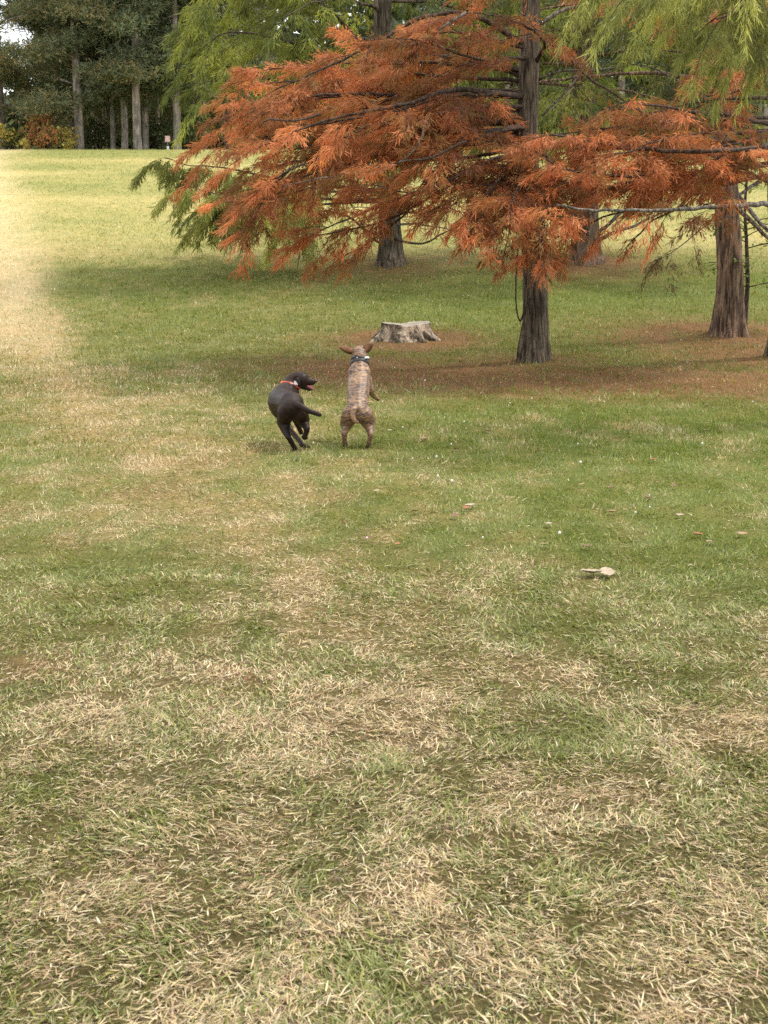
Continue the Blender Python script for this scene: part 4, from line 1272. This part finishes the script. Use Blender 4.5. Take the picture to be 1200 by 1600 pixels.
def dark_dog():
    b = on_ground(462, 705)
    rt = empty('dog', b)
    tag(rt, 'dark brown dog running away and turning its head right, left of the brindle dog', 'dog')
    mt = fur_mat_dark()
    ch = [
        # spine / trunk
        [(-.020, -.055, .315, .070), (-.030, .02, .325, .094), (-.060, .12, .318, .096), (-.095, .24, .310, .112), (-.105, .36, .305, .118), (-.095, .44, .335, .098), (-.075, .50, .385, .068), (-.050, .53, .425, .060)],
        # head and muzzle
        [(-.050, .53, .43, .060), (-.015, .53, .445, .063), (.020, .525, .445, .058)],
        [(.020, .525, .445, .045), (.060, .52, .437, .032), (.098, .515, .430, .024)],
        [(.015, .525, .415, .036), (.050, .52, .388, .020), (.082, .515, .376, .014)],
        # rump sides
        [(-.060, -.02, .275, .066), (-.085, .045, .205, .052), (-.070, .00, .150, .033), (-.045, -.055, .105, .021), (-.020, -.03, .055, .018), (-.004, -.015, .022, .019), (-.006, .025, .014, .018)],
        [(.030, -.03, .275, .066), (.050, .055, .215, .050), (.064, .02, .190, .034), (.082, -.045, .165, .023), (.076, -.035, .130, .019), (.062, -.02, .104, .021), (.064, .012, .094, .020)],
        # forelegs, gathered beneath
        [(-.120, .37, .26, .055), (-.100, .33, .18, .034), (-.045, .25, .105, .022), (.015, .14, .060, .018), (.045, .085, .030, .020), (.070, .095, .020, .017)],
        [(-.050, .40, .25, .052), (-.020, .42, .17, .030), (.000, .47, .10, .020), (.010, .52, .06, .019)],
        # tail
        [(-.005, -.085, .345, .026), (.045, -.125, .330, .023), (.100, -.140, .300, .020), (.150, -.135, .283, .018), (.178, -.130, .270, .015)],
    ]
    # toes
    for (cx, cy, cz) in ((-.006, .035, .010), (.066, .022, .088), (.078, .105, .014)):
        for k in (-1.5, -.5, .5, 1.5):
            ch.append([(cx + k * .009, cy, cz, .009), (cx + k * .010, cy + .018, cz - .002, .007)])
    ells = [((-.010, .525, .455), (.060, .052, .048), (0, 0, 0)), ((-.10, .30, .275), (.10, .14, .10), (0, 0, 0)),
            ((-.055, .40, .395), (.030, .045, .040), (0, 0, 0)), ((-.145, .40, .375), (.030, .045, .045), (0, 0, 0)),
            ((.012, -.035, .345), (.030, .035, .035), (0, 0, 0)), ((-.062, -.030, .345), (.030, .035, .035), (0, 0, 0))]
    blob_body('body', ch, ells, mt, rt)
    ear_mesh('ear', (-.020, .470, .475), (.010, .462, .392), (1, 0, .2), .062, mt, rt)
    ear_mesh('ear', (-.020, .582, .475), (.005, .590, .395), (1, 0, .2), .060, mt, rt)
    for yy in (.494, .552):
        ball_obj('eye', (.044, yy, .458), .0075, M_EYE, rt)
    ball_obj('nose', (.120, .514, .436), .012, M_NOSE, rt)
    a = Acc(); a.tube([(.030, .52, .405), (.060, .518, .402), (.092, .515, .388), (.104, .515, .372)], [.014, .013, .012, .006], 8)
    a.build('tongue', plain_mat('tongue', (0.42, 0.13, 0.13), 0.4), rt)
    c = band('collar', (-.066, .512, .402), (.14, .2, .55), .063, .024, .007, plain_mat('orange_strap', (0.62, 0.10, 0.045), 0.5), rt, (1.05, 1.05))
    c2 = band('harness_strap', (-.080, .488, .374), (.14, .26, .55), .074, .012, .006, plain_mat('dark_strap', (0.02, 0.02, 0.022), 0.5), rt, (1.05, 1.05))
    box('buckle', (-.070, .440, .418), (.050, .014, .020), plain_mat('pale_plastic', (0.66, 0.64, 0.62), 0.4), c, (-20, 0, 5))
    box('tracker', (-.020, .458, .428), (.030, .016, .030), plain_mat('grey_tracker', (0.40, 0.40, 0.42), 0.4), c, (-20, 10, 15))


def brindle_dog():
    b = on_ground(558.5, 700)
    rt = empty('dog', b)
    tag(rt, 'brindle dog rearing up on its hind legs with one ear flung out, facing the stump', 'dog')
    mt = fur_mat_brindle()
    ch = [
        [(0, -.020, .250, .078), (.000, .03, .290, .082), (.002, .10, .340, .080), (.006, .18, .395, .084), (.010, .27, .445, .088), (.012, .34, .500, .080), (.012, .385, .545, .064), (.010, .41, .585, .056)],
        # head, pointing forward and up
        [(.010, .41, .60, .056), (.008, .44, .625, .060), (.010, .475, .635, .052)],
        [(.010, .475, .635, .040), (.018, .53, .648, .031), (.022, .57, .655, .026)],
        [(.012, .47, .605, .032), (.020, .53, .612, .020), (.022, .555, .615, .016)],
        # hind legs
        [(-.048, .00, .235, .068), (-.075, .050, .175, .052), (-.082, .020, .140, .034), (-.092, -.045, .108, .022), (-.090, -.030, .060, .0175), (-.086, -.012, .025, .019), (-.087, .025, .014, .018)],
        [(.048, .00, .235, .068), (.078, .050, .180, .054), (.086, .020, .140, .035), (.094, -.045, .105, .022), (.086, -.030, .060, .0175), (.078, -.012, .025, .019), (.078, .025, .014, .018)],
        # forelegs
        [(.058, .32, .45, .046), (.088, .31, .375, .028), (.105, .36, .335, .020), (.128, .40, .312, .018), (.140, .405, .300, .017)],
        [(-.040, .34, .44, .044), (-.045, .36, .365, .028), (-.030, .42, .350, .019), (-.020, .46, .335, .018)],
        # tail, hanging and curling
        [(-.006, -.085, .296, .026), (-.024, -.125, .285, .023), (-.032, -.140, .245, .020), (-.018, -.142, .208, .017), (.004, -.135, .200, .012)],
    ]
    for (cx, cy, cz) in ((-.087, .034, .010), (.078, .034, .010)):
        for k in (-1.5, -.5, .5, 1.5):
            ch.append([(cx + k * .009, cy, cz, .009), (cx + k * .010, cy + .018, cz - .002, .007)])
    for k in (-1, 0, 1):
        ch.append([(.140 + k * .003, .405 + k * .009, .300, .009), (.150 + k * .003, .41 + k * .010, .290, .007)])
    ells = [((.008, .24, .40), (.085, .11, .085), (40, 0, 0)), ((.010, .445, .635), (.056, .055, .048), (20, 0, 0)),
            ((-.042, .295, .50), (.032, .05, .05), (40, 0, 0)), ((.062, .295, .50), (.032, .05, .05), (40, 0, 0)),
            ((-.060, .01, .215), (.042, .062, .075), (-20, 0, 0)), ((.062, .01, .215), (.042, .062, .075), (-20, 0, 0))]
    blob_body('body', ch, ells, mt, rt)
    me = plain_mat('ear_fur', (0.20, 0.095, 0.05), 0.7, 0.4, 40)
    ear_mesh('ear', (-.030, .425, .645), (-.146, .430, .676), (0.25, .3, -1), .088, me, rt)
    ear_mesh('ear', (.045, .425, .645), (.108, .420, .700), (0.8, .3, -.7), .090, me, rt)
    for xx in (-.026, .046):
        ball_obj('eye', (xx, .500, .662), .0075, M_EYE, rt)
    ball_obj('nose', (.024, .590, .662), .012, M_NOSE, rt)
    c = band('collar', (.0115, .394, .560), (0, .40, .75), .060, .032, .006, plain_mat('grey_strap', (0.030, 0.030, 0.030), 0.5), rt, (1.03, 1.03))
    c2 = band('harness_strap', (.0105, .408, .588), (0, .28, .75), .058, .014, .006, plain_mat('black_strap', (0.016, 0.016, 0.018), 0.5), rt, (1.03, 1.03))
    box('buckle', (.010, .352, .600), (.042, .014, .016), plain_mat('pale_clip', (0.60, 0.60, 0.60), 0.35), c, (-25, 12, 0))
    box('tracker', (.060, .362, .604), (.040, .020, .014), plain_mat('white_tracker', (0.72, 0.72, 0.70), 0.35), c, (-20, -10, -25))
    for k in range(3):
        a = Acc(); a.tube([(.095 - k * .012, .36, .335), (.09 - k * .012, .352, .31), (.088 - k * .012, .35, .285)], [.004, .003, .001], 5)


dark_dog()
brindle_dog()


# ------------------------------------------------------------------ fallen leaves
def leaf_thing(px, py, size, col, label, group=None, seed=0, pale=False):
    b = on_ground(px, py)
    r_ = np.random.default_rng(seed)
    n = 10; az = r_.random() * 6.28
    V = []; F = []
    for i in range(n + 1):
        t = i / n
        w_ = size * 0.36 * math.sin(math.pi * min(1, t * 0.95 + 0.05)) ** 0.7 * (1 + 0.08 * math.cos(i * 2.4))
        for s_ in (-1, -.5, 0, .5, 1):
            x = (t - .5) * size; y = s_ * w_
            z = 0.020 + 0.30 * abs(y) * (1 + r_.random() * .3) + 0.5 * (t - .5) ** 2 * size
            V.append((x * math.cos(az) - y * math.sin(az), x * math.sin(az) + y * math.cos(az), z))
    for i in range(n):
        for k in range(4):
            F.append((i * 5 + k, i * 5 + k + 1, (i + 1) * 5 + k + 1, (i + 1) * 5 + k))
    me = bpy.data.meshes.new('fallen_leaf')
    me.from_pydata(V, [], F); me.polygons.foreach_set('use_smooth', np.ones(len(F), bool))
    me.materials.append(col)
    o = bpy.data.objects.new('fallen_leaf', me); COL.objects.link(o)
    o.location = b
    o.rotation_euler = (r_.normal(0, .08), r_.normal(0, .08), 0)
    tag(o, label, 'leaf', group)
    return o


M_L1 = plain_mat('pale_leaf', (0.34, 0.27, 0.19), 0.7, 0.2, 40)
M_L2 = plain_mat('brown_leaf', (0.17, 0.09, 0.055), 0.7, 0.3, 40)
M_L3 = plain_mat('tan_leaf', (0.29, 0.19, 0.11), 0.7, 0.3, 40)
M_L4 = plain_mat('orange_leaf', (0.26, 0.11, 0.05), 0.7, 0.3, 40)
leaf_thing(922, 902, 0.10, M_L1, 'large pale curled dry leaf on green grass at right, left of its neighbour', seed=1)
leaf_thing(948, 903, 0.095, M_L1, 'large pale curled dry leaf on green grass at right, touching its left neighbour', seed=2)
leaf_thing(956, 806, 0.06, M_L3, 'tan dry leaf directly up from the two large pale ones', seed=3)
leaf_thing(916, 860, 0.05, M_L2, 'dark brown leaf just above the two large pale ones', seed=4)
leaf_thing(711, 812, 0.055, M_L2, 'dark brown leaf in front of the brindle dog, beside a yellowish patch', seed=5)
leaf_thing(714, 706, 0.06, M_L4, 'orange leaf on the grass right of the brindle dog', seed=6)
leaf_thing(588, 773, 0.04, M_L1, 'small pale leaf in front of the brindle dog', seed=7)
leaf_thing(1009, 783, 0.06, M_L2, 'dark curled leaf farther right of the tan dry leaf', seed=8)
leaf_thing(662, 690, 0.07, M_L3, 'tan leaf right of the brindle dog hind paws', seed=9)
leaf_thing(660, 748, 0.035, M_L1, 'little white pink leaf nearer than the orange leaf', seed=10)
r_ = np.random.default_rng(77)
MARK = [((632, 530), 'the stump'), ((836, 565), 'the slim grey trunk'), ((1138, 525), 'the thick reddish trunk'), ((915, 410), 'the farthest trunk'),
        ((560, 700), 'the brindle dog'), ((935, 902), 'the two large pale leaves'), ((711, 812), 'the dark brown leaf'), ((1009, 783), 'the dark curled leaf')]
for k in range(44):
    px = r_.uniform(560, 1190); py = r_.uniform(560, 860) if k % 3 else r_.uniform(430, 600)
    ci = r_.integers(0, 5); sz = 0.035 + 0.03 * r_.random()
    (mx_, my_), nm = min(MARK, key=lambda m: (m[0][0] - px) ** 2 + 2 * (m[0][1] - py) ** 2)
    side = 'left of' if px < mx_ else 'right of'
    fb = 'nearer than' if py > my_ else 'beyond'
    leaf_thing(px, py, sz, [M_L2, M_L3, M_L4, M_L3, M_L1][ci], '%s %s dry leaf on the grass %s and %s %s' % ('larger' if sz > 0.05 else 'small', ['brown', 'tan', 'orange', 'tan', 'pale'][ci], side, fb, nm), 'small fallen leaves', seed=100 + k)


# white clover heads and pale specks
def clover():
    n = 50
    px = r_.uniform(0, 1200, n); y = 7.5 + 14 * r_.random(n) ** 1.3
    V = []; L = []; c = 0
    A_ = Acc()
    for k in range(n):
        x = (px[k] - 600) / FPX * y[k]
        d, l, lu = turf(np.array([x]), np.array([y[k]]))
        if d[0] > 0.5: continue
        z = float(gz(x, y[k])) + 0.028
        s = 0.005 + 0.004 * r_.random()
        A_.tube([(x, y[k], z - s), (x, y[k], z - s * .4), (x, y[k], z + s * .6), (x, y[k], z + s)], [s * .5, s, s * .9, s * .3], 6)
    o = A_.build('clover_flowers', plain_mat('clover_white', (0.62, 0.60, 0.52), 0.8, 0.2, 60))
    tag(o, 'sparse white clover heads dotted through the greener grass', 'flowers', kind='stuff')


clover()
print('done')
